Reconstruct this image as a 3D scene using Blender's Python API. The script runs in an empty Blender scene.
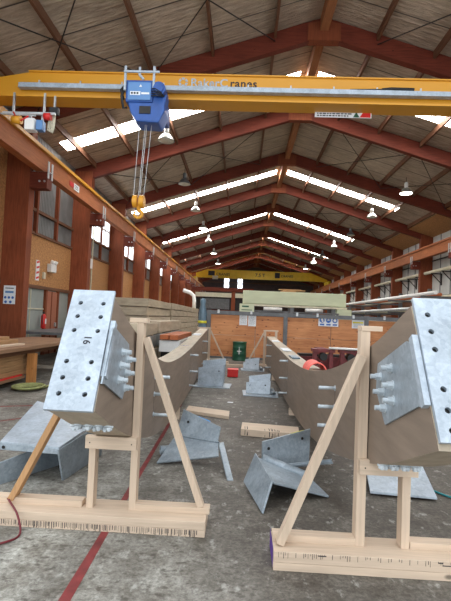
import bpy, bmesh, math, random
from mathutils import Vector, Matrix
random.seed(7)
C = bpy.context.scene.collection
R = math.radians
V = Vector

# ------------------------------------------------------------------ materials
def nt(name):
    m = bpy.data.materials.new(name); m.use_nodes = True
    t = m.node_tree; b = t.nodes['Principled BSDF']
    return m, t, b
def noise(t, scale, detail=4, stretch=(1,1,1), rough=.55):
    tc = t.nodes.new('ShaderNodeTexCoord'); mp = t.nodes.new('ShaderNodeMapping')
    mp.inputs['Scale'].default_value = stretch
    n = t.nodes.new('ShaderNodeTexNoise'); n.inputs['Scale'].default_value = scale
    n.inputs['Detail'].default_value = detail; n.inputs['Roughness'].default_value = rough
    t.links.new(tc.outputs['Object'], mp.inputs['Vector']); t.links.new(mp.outputs['Vector'], n.inputs['Vector'])
    return n
def ramp(t, src, stops):
    r = t.nodes.new('ShaderNodeValToRGB')
    e = r.color_ramp.elements
    e[0].position, e[0].color = stops[0][0], (*stops[0][1], 1)
    e[1].position, e[1].color = stops[-1][0], (*stops[-1][1], 1)
    for p, c in stops[1:-1]:
        k = e.new(p); k.color = (*c, 1)
    t.links.new(src, r.inputs['Fac']); return r
def mix(t, fac, a, b, mode='MIX'):
    m = t.nodes.new('ShaderNodeMix'); m.data_type = 'RGBA'; m.blend_type = mode
    for i, v in ((0, fac), (6, a), (7, b)):
        if hasattr(v, 'is_output'): t.links.new(v, m.inputs[i])
        else: m.inputs[i].default_value = v if i == 0 else (*v, 1)
    return m.outputs[2]
def bump(t, b, src, strength, dist=.01):
    n = t.nodes.new('ShaderNodeBump'); n.inputs['Strength'].default_value = strength; n.inputs['Distance'].default_value = dist
    t.links.new(src, n.inputs['Height']); t.links.new(n.outputs['Normal'], b.inputs['Normal'])
def simple(name, col, rough=.6, metal=0, var=.25, scale=6, stretch=(1,1,1), bmp=.1, emit=0):
    m, t, b = nt(name)
    n = noise(t, scale, 5, stretch)
    lo = tuple(c*(1-var) for c in col); hi = tuple(min(1, c*(1+var)) for c in col)
    r = ramp(t, n.outputs['Fac'], [(.3, lo), (.7, hi)])
    t.links.new(r.outputs['Color'], b.inputs['Base Color'])
    b.inputs['Roughness'].default_value = rough; b.inputs['Metallic'].default_value = metal
    if bmp: bump(t, b, n.outputs['Fac'], bmp)
    if emit:
        b.inputs['Emission Color'].default_value = (*col, 1); b.inputs['Emission Strength'].default_value = emit
    return m
def wood(name, col, var=.3, axis=0, knots=False, rough=.65, sc=3):
    """grain stretched along the given axis"""
    m, t, b = nt(name)
    st = [14, 14, 14]; st[axis] = .8
    n = noise(t, sc, 6, tuple(st)); n2 = noise(t, 1.3, 3)
    r = ramp(t, n.outputs['Fac'], [(.3, tuple(c*(1-var) for c in col)), (.7, tuple(min(1, c*(1+var)) for c in col))])
    o = mix(t, .35, r.outputs['Color'], ramp(t, n2.outputs['Fac'], [(.35, tuple(c*(1-var) for c in col)), (.65, tuple(min(1, c*(1+var*.6)) for c in col))]).outputs['Color'])
    if knots:
        st2 = [2.5, 2.5, 2.5]; st2[axis] = 1.3
        tc = t.nodes.new('ShaderNodeTexCoord'); mp = t.nodes.new('ShaderNodeMapping'); mp.inputs['Scale'].default_value = st2
        v = t.nodes.new('ShaderNodeTexVoronoi'); v.inputs['Scale'].default_value = 1.6
        t.links.new(tc.outputs['Object'], mp.inputs['Vector']); t.links.new(mp.outputs['Vector'], v.inputs['Vector'])
        kr = ramp(t, v.outputs['Distance'], [(.035, (1,1,1)), (.08, (0,0,0))])
        o = mix(t, kr.outputs['Color'], o, tuple(c*.35 for c in col))
    t.links.new(o, b.inputs['Base Color']); b.inputs['Roughness'].default_value = rough
    b.inputs['Specular IOR Level'].default_value = .22
    bump(t, b, n.outputs['Fac'], .12)
    return m
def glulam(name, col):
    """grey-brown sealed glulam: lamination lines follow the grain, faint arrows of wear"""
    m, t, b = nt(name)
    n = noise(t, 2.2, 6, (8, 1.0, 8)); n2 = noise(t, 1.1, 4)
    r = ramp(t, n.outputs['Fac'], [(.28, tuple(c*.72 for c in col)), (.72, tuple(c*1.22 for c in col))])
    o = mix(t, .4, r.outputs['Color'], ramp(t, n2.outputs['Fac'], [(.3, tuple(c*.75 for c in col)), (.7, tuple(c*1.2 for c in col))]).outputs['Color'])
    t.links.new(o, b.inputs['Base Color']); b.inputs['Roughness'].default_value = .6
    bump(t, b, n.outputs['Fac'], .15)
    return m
def galv(name, col=(.56,.66,.76), rough=.42, metal=.45):
    m, t, b = nt(name)
    tc = t.nodes.new('ShaderNodeTexCoord'); v = t.nodes.new('ShaderNodeTexVoronoi'); v.inputs['Scale'].default_value = 38
    t.links.new(tc.outputs['Object'], v.inputs['Vector'])
    n = noise(t, 5, 6)
    r = ramp(t, n.outputs['Fac'], [(.3, tuple(c*.78 for c in col)), (.7, tuple(min(1, c*1.18) for c in col))])
    bw = t.nodes.new('ShaderNodeRGBToBW'); t.links.new(v.outputs['Color'], bw.inputs[0]); n3 = noise(t, 60, 4, rough=.7)
    o = mix(t, .22, r.outputs['Color'], bw.outputs[0], 'SOFT_LIGHT'); o = mix(t, .2, o, ramp(t, n3.outputs['Fac'], [(.35, (.25,.25,.25)), (.65, (.8,.8,.8))]).outputs['Color'], 'SOFT_LIGHT')
    t.links.new(o, b.inputs['Base Color'])
    rr = t.nodes.new('ShaderNodeMapRange'); rr.inputs[3].default_value = rough-.1; rr.inputs[4].default_value = rough+.15
    t.links.new(n.outputs['Fac'], rr.inputs[0]); t.links.new(rr.outputs[0], b.inputs['Roughness'])
    b.inputs['Metallic'].default_value = metal
    bump(t, b, n.outputs['Fac'], .08)
    return m
def concrete():
    m, t, b = nt('stained_concrete')
    big = noise(t, .5, 5); mid = noise(t, 3.6, 9, rough=.74); fine = noise(t, 34, 6, rough=.75); streak = noise(t, 1.4, 6, (2.2, .35, 1))
    c1 = ramp(t, mid.outputs['Fac'], [(.32, (.12,.108,.085)), (.45, (.29,.28,.245)), (.62, (.50,.50,.455))])
    # worn, tracked-in grime down the middle of the aisle (a stain with its own shape)
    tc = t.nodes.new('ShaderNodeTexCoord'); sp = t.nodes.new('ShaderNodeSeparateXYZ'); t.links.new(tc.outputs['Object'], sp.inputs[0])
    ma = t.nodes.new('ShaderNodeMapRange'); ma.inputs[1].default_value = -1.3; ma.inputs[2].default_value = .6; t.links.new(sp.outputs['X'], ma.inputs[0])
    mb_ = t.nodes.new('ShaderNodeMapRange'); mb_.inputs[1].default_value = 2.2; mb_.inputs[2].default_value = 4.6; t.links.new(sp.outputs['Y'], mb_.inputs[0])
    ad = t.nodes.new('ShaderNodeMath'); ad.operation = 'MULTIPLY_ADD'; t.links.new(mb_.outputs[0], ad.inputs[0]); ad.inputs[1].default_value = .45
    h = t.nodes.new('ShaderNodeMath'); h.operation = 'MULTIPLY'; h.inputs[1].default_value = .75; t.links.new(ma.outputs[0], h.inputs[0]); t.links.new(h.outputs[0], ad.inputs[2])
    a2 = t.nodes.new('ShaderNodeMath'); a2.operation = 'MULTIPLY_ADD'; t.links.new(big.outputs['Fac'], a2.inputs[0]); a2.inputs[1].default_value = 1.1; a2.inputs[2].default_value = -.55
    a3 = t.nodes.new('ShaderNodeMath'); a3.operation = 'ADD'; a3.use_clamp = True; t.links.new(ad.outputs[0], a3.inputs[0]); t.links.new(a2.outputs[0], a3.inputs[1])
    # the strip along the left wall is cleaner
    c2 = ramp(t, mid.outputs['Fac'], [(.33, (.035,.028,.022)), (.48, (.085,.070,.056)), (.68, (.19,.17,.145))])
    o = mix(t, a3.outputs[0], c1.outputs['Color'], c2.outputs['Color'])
    sr = ramp(t, streak.outputs['Fac'], [(.42, (0,0,0)), (.6, (.5,.5,.5))])
    o = mix(t, sr.outputs['Color'], o, (.11,.10,.085))
    fr = ramp(t, fine.outputs['Fac'], [(.36, (.45,.44,.42)), (.62, (1.3,1.3,1.3))])
    o = mix(t, .8, o, fr.outputs['Color'], 'MULTIPLY')
    spot = noise(t, 11, 3, (1, 1.6, 1), .6); pr = ramp(t, spot.outputs['Fac'], [(.56, (0,0,0)), (.66, (.75,.75,.75))])
    o = mix(t, pr.outputs['Color'], o, (.07,.06,.048))
    pale = noise(t, 7.3, 4, (1.3, .8, 1), .7); qr = ramp(t, pale.outputs['Fac'], [(.58, (0,0,0)), (.68, (.5,.5,.5))])
    o = mix(t, qr.outputs['Color'], o, (.50,.50,.46))
    t.links.new(o, b.inputs['Base Color']); b.inputs['Specular IOR Level'].default_value = .35
    rr = t.nodes.new('ShaderNodeMapRange'); rr.inputs[3].default_value = .45; rr.inputs[4].default_value = .85
    t.links.new(mid.outputs['Fac'], rr.inputs[0]); t.links.new(rr.outputs[0], b.inputs['Roughness'])
    bump(t, b, fine.outputs['Fac'], .25, .004)
    return m
def foil():
    m, t, b = nt('crinkled_roof_foil')
    n = noise(t, 3.2, 8, (.55, 3.0, 1), .65); n2 = noise(t, .5, 4)
    tc = t.nodes.new('ShaderNodeTexCoord'); w = t.nodes.new('ShaderNodeTexWave'); w.wave_type = 'BANDS'; w.bands_direction = 'Y'
    w.inputs['Scale'].default_value = 2.1; w.inputs['Distortion'].default_value = 3.5; w.inputs['Detail'].default_value = 3; w.inputs['Detail Scale'].default_value = 2.2
    t.links.new(tc.outputs['Object'], w.inputs['Vector'])
    c = ramp(t, n.outputs['Fac'], [(.32, (.20,.155,.11)), (.52, (.50,.41,.31)), (.68, (.80,.71,.58))])
    o = mix(t, .5, c.outputs['Color'], ramp(t, n2.outputs['Fac'], [(.35, (.30,.235,.17)), (.65, (.60,.50,.39))]).outputs['Color'])
    # seams between the 1.3 m rolls run across the purlins
    sp = t.nodes.new('ShaderNodeSeparateXYZ'); t.links.new(tc.outputs['Object'], sp.inputs[0])
    fm = t.nodes.new('ShaderNodeMath'); fm.operation = 'PINGPONG'; fm.inputs[1].default_value = .65; t.links.new(sp.outputs['Y'], fm.inputs[0])
    sr = ramp(t, fm.outputs[0], [(.012, (1,1,1)), (.03, (0,0,0))])
    o = mix(t, sr.outputs['Color'], o, (.05,.04,.035))
    t.links.new(o, b.inputs['Base Color'])
    b.inputs['Metallic'].default_value = .15; b.inputs['Roughness'].default_value = .55
    s = t.nodes.new('ShaderNodeMath'); s.operation = 'ADD'; t.links.new(n.outputs['Fac'], s.inputs[0])
    q = t.nodes.new('ShaderNodeMath'); q.operation = 'MULTIPLY'; q.inputs[1].default_value = .10; t.links.new(w.outputs['Fac'], q.inputs[0]); t.links.new(q.outputs[0], s.inputs[1])
    bump(t, b, s.outputs[0], .9, .09)
    return m
def corrugated(name, col, axis='Y', scale=2.6, rough=.5):
    m, t, b = nt(name)
    tc = t.nodes.new('ShaderNodeTexCoord'); w = t.nodes.new('ShaderNodeTexWave'); w.wave_type = 'BANDS'; w.bands_direction = axis
    w.inputs['Scale'].default_value = scale; w.inputs['Distortion'].default_value = .1
    t.links.new(tc.outputs['Object'], w.inputs['Vector'])
    n = noise(t, 2, 4)
    r = ramp(t, n.outputs['Fac'], [(.3, tuple(c*.8 for c in col)), (.7, tuple(c*1.15 for c in col))])
    t.links.new(r.outputs['Color'], b.inputs['Base Color']); b.inputs['Roughness'].default_value = rough; b.inputs['Metallic'].default_value = .2
    bump(t, b, w.outputs['Fac'], 1.0, .04)
    return m
def glow(name, col, s):
    m, t, b = nt(name); b.inputs['Base Color'].default_value = (*col, 1)
    b.inputs['Emission Color'].default_value = (*col, 1); b.inputs['Emission Strength'].default_value = s; return m

M = dict(
  floor=concrete(), foil=foil(),
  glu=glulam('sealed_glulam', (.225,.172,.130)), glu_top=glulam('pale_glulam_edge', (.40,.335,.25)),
  pine_x=wood('fresh_pine_along_x', (.62,.49,.37), .16, 0, True), pine_z=wood('fresh_pine_along_z', (.62,.49,.37), .16, 2, True),
  pine_y=wood('fresh_pine_along_y', (.60,.47,.35), .16, 1, True), brown_z=wood('brown_batten', (.50,.29,.14), .2, 2, True),
  red_z=wood('stained_red_column_timber', (.22,.058,.024), .4, 2, True), red_x=wood('stained_red_rafter_timber', (.145,.030,.016), .4, 0, True),
  rail_y=wood('stained_runway_timber', (.40,.14,.055), .3, 1), purlin=wood('brown_purlin_timber', (.16,.075,.042), .3, 1), ridge=wood('orange_ridge_timber', (.34,.14,.06), .3, 1, True),
  osb=simple('chipboard_lining', (.42,.205,.075), .8, 0, .38, 16, (1,1,1), .1), ply=None,
  galv=galv('galvanised_steel', (.33,.39,.44), .42, .35), galv_b=galv('bright_galvanised_steel', (.38,.44,.50), .45, .25), galv_w=galv('white_galvanised_hardware', (.50,.56,.60), .42, .2), zinc=galv('zinc_hardware', (.50,.52,.53), .4, .6),
  yellow=simple('crane_yellow_paint', (.63,.29,.018), .42, 0, .06, 1.5, (.4,1,1), .02), yel2=simple('bright_crane_yellow', (.70,.47,.02), .45, 0, .1, 2, (1,1,1), .02),
  blue=simple('hoist_blue_paint', (.018,.085,.33), .38, 0, .2, 4, (1,1,1), .02), blue_l=simple('hoist_pale_blue_cover', (.10,.24,.50), .4, 0, .08, 3, (1,1,1), .02),
  steel=simple('grey_painted_steel', (.13,.135,.14), .5, .3, .2), dark=simple('dark_iron', (.025,.023,.022), .5, .4, .2), rubber=simple('black_rubber', (.012,.012,.013), .6),
  white=simple('white_enamel', (.78,.78,.76), .45, 0, .05), cream=simple('cream_paint', (.62,.58,.44), .6, 0, .1), paper=simple('white_paper', (.74,.77,.80), .7, 0, .03, 5, (1,1,1), 0),
  ink=simple('dark_ink', (.02,.02,.028), .7, 0, .1, 5, (1,1,1), 0), inkblue=simple('blue_ink', (.03,.09,.32), .7, 0, .1, 5, (1,1,1), 0), signblue=simple('sign_blue', (.03,.12,.42), .5, 0, .05, 5, (1,1,1), 0),
  red=simple('bright_red_plastic', (.62,.02,.018), .4, 0, .12), coral=simple('coral_webbing', (.80,.13,.10), .6, 0, .15, 14), rpaint=simple('worn_red_floor_paint', (.19,.028,.028), .7, 0, .35, 8, (1,1,1), .05), mred=simple('dull_red_machine_paint', (.16,.02,.022), .5, 0, .35, 8),
  green=simple('dark_green_drum_paint', (.012,.085,.045), .4, 0, .2), lime=simple('faded_green_strap', (.27,.29,.11), .75, 0, .25, 12), teal=simple('teal_cable', (.02,.22,.24), .5),
  sheet=simple('grey_wall_sheet', (.30,.335,.31), .6, 0, .12, 1.5, (1,1,1), .05), whitewall=simple('off_white_wall_board', (.52,.53,.51), .65, 0, .12, 1.2, (1,1,1), .03),
  corr=corrugated('corrugated_grey_cladding', (.20,.21,.21)), corr_d=corrugated('dark_corrugated_cladding', (.07,.045,.04), 'X'),
  door=wood('pinkish_brown_door', (.36,.14,.085), .12, 2), wrap=simple('grey_brown_wrapping', (.40,.33,.235), .7, 0, .2, 3, (1,.4,3), .1), wrap2=simple('dull_grey_wrapping', (.20,.20,.185), .6, 0, .2, 3, (1,.4,3), .1),
  lumber=wood('weathered_lumber', (.40,.235,.115), .3, 1), plank=wood('old_bench_planks', (.27,.155,.09), .3, 1), bench=wood('orange_bench_leg', (.50,.22,.07), .25, 2, True), orange=wood('orange_timber', (.38,.115,.045), .2, 1),
  palegreen=simple('pale_green_wrapping', (.55,.60,.42), .6, 0, .08, 1.2, (1,1,3), .05), bluewrap=simple('blue_grey_plastic_wrap', (.10,.17,.23), .35, 0, .35, 6, (1,1,.4), .3), ytape=simple('yellow_tape', (.65,.6,.04), .5),
  sky=glow('translucent_skylight_sheet', (1.0,.98,.95), 22.0), pane=glow('daylit_window_glass', (.84,.92,1.0), 2.6), lampglow=glow('lit_lamp_lens', (1,1,.86), 14), lampoff=simple('frosted_lamp_lens', (.62,.62,.52), .3, 0, .06, 5, (1,1,1), 0),
  lampglass=simple('grey_lamp_reflector', (.36,.36,.33), .3, .3, .1), stripes=None)
def plywood():
    m, t, b = nt('orange_plywood_sheet')
    n = noise(t, 2.2, 7, (1.0, 1, 8)); n2 = noise(t, 1.0, 3)
    r = ramp(t, n.outputs['Fac'], [(.3, (.40,.145,.055)), (.7, (.64,.29,.12))])
    o = mix(t, .3, r.outputs['Color'], ramp(t, n2.outputs['Fac'], [(.35, (.43,.15,.05)), (.65, (.75,.36,.15))]).outputs['Color'])
    tc = t.nodes.new('ShaderNodeTexCoord'); mp = t.nodes.new('ShaderNodeMapping'); mp.inputs['Scale'].default_value = (3.2, 1, 5.5)
    v = t.nodes.new('ShaderNodeTexVoronoi'); v.inputs['Scale'].default_value = 1.3
    t.links.new(tc.outputs['Object'], mp.inputs['Vector']); t.links.new(mp.outputs['Vector'], v.inputs['Vector'])
    k = ramp(t, v.outputs['Distance'], [(.09, (1,1,1)), (.2, (0,0,0))])
    o = mix(t, k.outputs['Color'], o, (.13,.04,.018))
    t.links.new(o, b.inputs['Base Color']); b.inputs['Roughness'].default_value = .65
    return m
M['ply'] = plywood()

# ------------------------------------------------------------------ mesh tools
class MB:
    def __init__(s): s.bm = bmesh.new(); s.mi = 0
    def _f(s, vs):
        try: f = s.bm.faces.new(vs)
        except ValueError: return
        f.material_index = s.mi
    def box(s, c, d, rot=None, bev=0):
        c = V(c); hx, hy, hz = d[0]/2, d[1]/2, d[2]/2
        m = rot if rot is not None else Matrix.Identity(3)
        v = [s.bm.verts.new(c + m @ V((x*hx, y*hy, z*hz))) for x in (-1,1) for y in (-1,1) for z in (-1,1)]
        for q in ((0,1,3,2),(4,6,7,5),(0,4,5,1),(2,3,7,6),(0,2,6,4),(1,5,7,3)): s._f([v[i] for i in q])
        return s
    def b2(s, a, b):
        return s.box([(a[i]+b[i])/2 for i in range(3)], [abs(b[i]-a[i]) for i in range(3)])
    def beam(s, p0, p1, w, h, up=(0,0,1)):
        """square bar from p0 to p1; w across, h along up"""
        p0, p1 = V(p0), V(p1); d = (p1-p0); L = d.length; d.normalize()
        u = V(up); sde = d.cross(u)
        if sde.length < 1e-4: sde = d.cross(V((0,1,0)))
        sde.normalize(); u = sde.cross(d)
        m = Matrix((sde, d, u)).transposed()
        return s.box((p0+p1)/2, (w, L, h), m)
    def prism(s, pts, ext):
        e = V(ext); a = [s.bm.verts.new(V(p)) for p in pts]; b = [s.bm.verts.new(V(p)+e) for p in pts]
        s._f(a); s._f(b[::-1]); n = len(pts)
        for i in range(n): s._f([a[i], b[i], b[(i+1)%n], a[(i+1)%n]])
        return s
    def tube(s, path, r, n=10, cap=True, rr=None):
        path = [V(p) for p in path]; rings = []
        nrm = None
        for i, p in enumerate(path):
            d = (path[min(i+1, len(path)-1)] - path[max(i-1, 0)]).normalized()
            if nrm is None:
                nrm = d.cross(V((0,0,1)))
                if nrm.length < 1e-3: nrm = d.cross(V((1,0,0)))
            nrm = (nrm - d*nrm.dot(d)).normalized(); bn = d.cross(nrm)
            q = rr[i] if rr else r
            rings.append([s.bm.verts.new(p + (nrm*math.cos(a)+bn*math.sin(a))*q) for a in [2*math.pi*k/n for k in range(n)]])
        for a, b in zip(rings, rings[1:]):
            for k in range(n): s._f([a[k], a[(k+1)%n], b[(k+1)%n], b[k]])
        if cap: s._f(rings[0][::-1]); s._f(rings[-1])
        return s
    def pipe(s, p0, p1, r, t, n=18):
        """hollow pipe"""
        p0, p1 = V(p0), V(p1); d = (p1-p0).normalized(); a = d.cross(V((0,0,1)))
        if a.length < 1e-3: a = d.cross(V((1,0,0)))
        a.normalize(); b = d.cross(a)
        def ring(p, q): return [s.bm.verts.new(p+(a*math.cos(2*math.pi*k/n)+b*math.sin(2*math.pi*k/n))*q) for k in range(n)]
        o0, o1, i0, i1 = ring(p0, r), ring(p1, r), ring(p0, r-t), ring(p1, r-t)
        for k in range(n):
            j = (k+1)%n
            s._f([o0[k],o0[j],o1[j],o1[k]]); s._f([i0[j],i0[k],i1[k],i1[j]]); s._f([o0[j],o0[k],i0[k],i0[j]]); s._f([o1[k],o1[j],i1[j],i1[k]])
        return s
    def lathe(s, prof, c=(0,0,0), n=20, cap=True):
        c = V(c); rings = [[s.bm.verts.new(c+V((r*math.cos(2*math.pi*k/n), r*math.sin(2*math.pi*k/n), z))) for k in range(n)] for r, z in prof]
        for a, b in zip(rings, rings[1:]):
            for k in range(n): s._f([a[k], a[(k+1)%n], b[(k+1)%n], b[k]])
        if cap: s._f(rings[0][::-1]); s._f(rings[-1])
        return s
    def build(s, name, m, parent=None, bev=0, smooth=False):
        bmesh.ops.recalc_face_normals(s.bm, faces=s.bm.faces)
        me = bpy.data.meshes.new(name); s.bm.to_mesh(me); s.bm.free()
        for q in (m if isinstance(m, (list, tuple)) else [m]): me.materials.append(q)
        if smooth: me.shade_smooth()
        o = bpy.data.objects.new(name, me); C.objects.link(o)
        if smooth:
            for p in me.polygons: p.use_smooth = len(p.vertices) <= 4
        if bev:
            b = o.modifiers.new('b', 'BEVEL'); b.width = bev; b.segments = 2; b.limit_method = 'ANGLE'
        if parent: o.parent = parent; o.matrix_parent_inverse = Matrix.Translation(-parent.location) if parent.type != 'MESH' or True else Matrix()
        return o
def tag(o, label=None, cat=None, group=None, kind=None):
    if label: o['label'] = label
    if cat: o['category'] = cat
    if group: o['group'] = group
    if kind: o['kind'] = kind
    return o
def thing(name, loc, label, cat, group=None):
    o = bpy.data.objects.new(name, None); C.objects.link(o); o.location = loc; o.empty_display_size = .1
    return tag(o, label, cat, group)
def copy_tree(o, parent=None):
    c = o.copy(); C.objects.link(c)
    if parent: c.parent = parent
    for ch in [x for x in bpy.data.objects if x.parent == o]: copy_tree(ch, c)
    return c
def rel(o, parent):   # no offset: mesh drawn in the parent's local space
    o.parent = parent; o.matrix_parent_inverse = Matrix(); return o
def text(body, size, mat, name, parent, origin, xdir, ydir, ext=.002, align='LEFT', spacing=1.0):
    cu = bpy.data.curves.new(name, 'FONT'); cu.body = body; cu.size = size; cu.extrude = ext; cu.align_x = align; cu.space_character = spacing; cu.offset = size*.015
    to = bpy.data.objects.new(name, cu); C.objects.link(to)
    dg = bpy.context.evaluated_depsgraph_get(); me = bpy.data.meshes.new_from_object(to.evaluated_get(dg))
    bpy.data.objects.remove(to)
    x = V(xdir).normalized(); y = V(ydir).normalized(); z = x.cross(y)
    mt = Matrix((x, y, z)).transposed().to_4x4(); mt.translation = V(origin)
    me.transform(mt); me.materials.clear(); me.materials.append(mat)
    o = bpy.data.objects.new(name, me); C.objects.link(o)
    if parent: o.parent = parent; o.matrix_parent_inverse = Matrix.Translation(-parent.location)
    return o

# ------------------------------------------------------------------ the hall
AX, AZ = 2.1, 9.98            # apex of the rafters' underside
SL, SR = .328, .309           # slopes
XL, XR = -6.4, 11.25          # inner faces of the columns
WL, WR = -7.15, 12.0          # inner faces of the walls
Y0, Y1 = 6.6, 70.2
def under(x): return AZ - (SL*(AX-x) if x < AX else SR*(x-AX))
RT = .60                      # rafters' depth, roof lies on top
FY = [2.4 + 5.2*k for k in range(14)]   # the first one would stand outside the open front
struct = lambda o: tag(o, kind='structure')

struct(MB().b2((WL-.4, -6, -.2), (WR+.4, Y1+.4, 0)).build('floor', M['floor']))
# roof sheets, leaving out the skylight strips
SKY = [(15.4, 16.2), (25.8, 26.6), (36.2, 37.0), (46.6, 47.4), (57.0, 57.8)]
m = MB()
def roofpiece(xa, xb, ya, yb):
    za, zb = under(xa)+RT, under(xb)+RT
    m.prism([(xa, ya, za), (xb, ya, zb), (xb, ya, zb+.06), (xa, ya, za+.06)], (0, yb-ya, 0))
ys = [Y0-.6] + [v for s in SKY for v in s] + [Y1+.3]
for i in range(0, len(ys)-1):
    a, b = ys[i], ys[i+1]
    if i % 2 == 0: roofpiece(WL-.3, AX, a, b); roofpiece(AX, WR+.3, a, b)
    else:
        roofpiece(WL-.3, -6.8, a, b); roofpiece(1.78, AX, a, b); roofpiece(AX, 2.42, a, b); roofpiece(9.0, WR+.3, a, b)
struct(m.build('ceiling', M['foil']))
n = 0
for a, b in SKY:
    for xa, xb in ((-6.8, 1.78), (2.42, 9.0)):
        n += 1; m = MB(); za, zb = under(xa)+RT, under(xb)+RT
        m.prism([(xa, a, za+.01), (xb, a, zb+.01), (xb, a, zb+.05), (xa, a, za+.05)], (0, b-a, 0))
        struct(m.build('window_%d' % n, M['sky']))

# left wall, bay by bay: sheet below, chipboard, corrugated or glazed above
m = MB(); m.b2((WL-.25, Y0, 0), (WL, Y1, 2.4)); struct(m.build('wall_left', M['sheet']))
m = MB(); m.b2((WL-.25, Y0, 2.4), (WL+.03, Y1, 4.2)); struct(m.build('wall_left_lining', M['osb']))
m = MB(); m.b2((WL-.25, Y0, 4.2), (WL, Y1, 7.6)); struct(m.build('wall_left_cladding', M['corr']))
m = MB(); m.b2((WL-.02, 7.6, 4.2), (WL+.035, 12.65, 6.9)); struct(m.build('wall_left_upper_lining', M['osb']))
m = MB(); m.b2((WL, Y0, 2.33), (WL+.07, Y1, 2.45)).b2((WL, 12.9, 4.15), (WL+.09, Y1, 4.24)).b2((WL, 12.9, 4.92), (WL+.1, Y1, 5.02)); struct(m.build('trim_1', M['purlin']))
for k in range(2, 13):
    ya, yb = FY[k]+.15, FY[k+1]-.15
    q = 3
    m = MB()
    for j in range(1, q): yy = ya+(yb-ya)*j/q; m.b2((WL, yy-.06, 4.2), (WL+.12, yy+.06, 6.95))
    struct(m.build('trim_%d' % k, M['red_z']))
    if k >= 3:   # glazed above the middle rail
        n += 1; fr = MB(); gl = MB()
        gl.b2((WL+.005, ya+.3, 5.05), (WL+.03, yb-.3, 6.7)); w = struct(gl.build('window_%d' % n, M['pane']))
        w['kind'] = 'structure'
        for j in range(7): yy = ya+.3+(yb-ya-.6)*j/6; fr.b2((WL+.03, yy-.04, 5.02), (WL+.07, yy+.04, 6.75))
        fr.b2((WL+.03, ya+.3, 5.75), (WL+.07, yb-.3, 5.83)); f_ = fr.build('window_frame', M['white']); f_.parent = w
# right wall: dark below, white boards, sloping ply by the eave
struct(MB().b2((WR, Y0, 0), (WR+.25, Y1, 3.45)).build('wall_right', M['purlin']))
struct(MB().b2((WR, Y0, 3.45), (WR+.25, Y1, 7.6)).build('wall_right_boards', M['whitewall']))
m = MB(); m.b2((WR-.12, Y0, 3.35), (WR, Y1, 3.5)).b2((WR-.08, Y0, 5.7), (WR, Y1, 5.76)); struct(m.build('trim_20', M['dark']))
for k in range(1, 13):
    m = MB()
    for j in range(1, 4): yy = FY[k]+5.2*j/4; m.b2((WR-.03, yy-.03, 3.5), (WR, yy+.03, 7.3))
    struct(m.build('trim_%d' % (21+k), M['steel']))
# far gable
m = MB(); m.prism([(WL-.3, Y1, 0), (WR+.3, Y1, 0), (WR+.3, Y1, under(WR)+RT), (AX, Y1, AZ+RT), (WL-.3, Y1, under(WL)+RT)], (0, .3, 0)); struct(m.build('wall_back', M['corr_d']))
for xa in (-2.9, -.75):
    n += 1; w = struct(MB().b2((xa, Y1-.06, 6.0), (xa+.75, Y1-.02, 8.3)).build('window_%d' % n, M['pane']))
    f = MB().b2((xa-.05, Y1-.1, 7.0), (xa+.8, Y1-.06, 7.1)).b2((xa+.35, Y1-.1, 6.0), (xa+.4, Y1-.06, 8.3)).build('window_frame', M['purlin']); f.parent = w
m = MB()
for z in (6.0, 7.2, 8.4): m.b2((WL, Y1-.12, z), (WR, Y1, z+.1))
struct(m.build('trim_40', M['purlin']))
# door and opening in the left wall
m = MB(); m.b2((WL, 15.75, 0), (WL+.06, 16.65, 2.3)); d = struct(m.build('door_1', M['door']))
m = MB(); m.b2((WL, 15.62, 0), (WL+.09, 15.75, 2.33)).b2((WL, 16.65, 0), (WL+.09, 16.78, 2.33)).b2((WL+.06, 16.15, 0), (WL+.075, 16.2, 2.3)); f = m.build('door_frame', M['red_z']); f.parent = d
m = MB(); m.b2((WL+.06, 16.5, 1.0), (WL+.11, 16.58, 1.15)); f = m.build('door_handle', M['zinc']); f.parent = d
m = MB(); m.b2((WL, 12.96, 1.62), (WL+.04, 15.6, 1.66)).b2((WL, 14.6, 0), (WL+.03, 14.63, 2.33)); struct(m.build('trim_41', M['cream']))

# portal frames
def portal():
    t = thing('portal_frame', (0,0,0), None, 'roof frame', 'portal frames')
    for x0, x1 in ((XL, XL-.75), (XR, XR+.75)):
        c = MB().b2((x0, -.16, 0), (x1, .16, under(x0)+.25)).build('column', M['red_z']); rel(c, t)
    for x0, xe in ((AX, WL-.1), (AX, WR+.1)):
        z1 = under(xe); c = MB().prism([(x0, -.11, AZ), (xe, -.11, z1), (xe, -.11, z1+RT-.02), (x0, -.11, AZ+RT-.02)], (0, .22, 0)).build('rafter', M['red_x']); rel(c, t)
    g = MB().prism([(1.62, -.14, 9.84), (2.58, -.14, 9.84), (2.58, -.14, 10.34), (2.1, -.14, 10.45), (1.62, -.14, 10.34)], (0, .28, 0)).build('apex_gusset', M['red_z']); rel(g, t)
    # small haunch blocks against the columns
    for sx, x0 in ((1, XL), (-1, XR)):
        c = MB().b2((x0, -.17, 5.2), (x0+sx*.52, .17, 5.68)).build('corbel', M['red_x']); rel(c, t)
        br = MB()
        for yy in (-.12, .12):
            br.b2((x0+sx*.08, yy-.012, 5.6), (x0+sx*.13, yy+.012, 6.0)); br.b2((x0+sx*.52, yy-.05, 5.5), (x0+sx*.54, yy+.05, 6.0))
        br.b2((x0+sx*.02, -.12, 5.683), (x0+sx*.56, .12, 5.70)); br.tube([(x0+sx*.3, -.19, 5.4), (x0+sx*.3, -.165, 5.4)], .03); br.tube([(x0+sx*.45, -.19, 5.4), (x0+sx*.45, -.165, 5.4)], .03)
        b = br.build('clamp_bracket', M['zinc']); rel(b, c)
    return t
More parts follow.
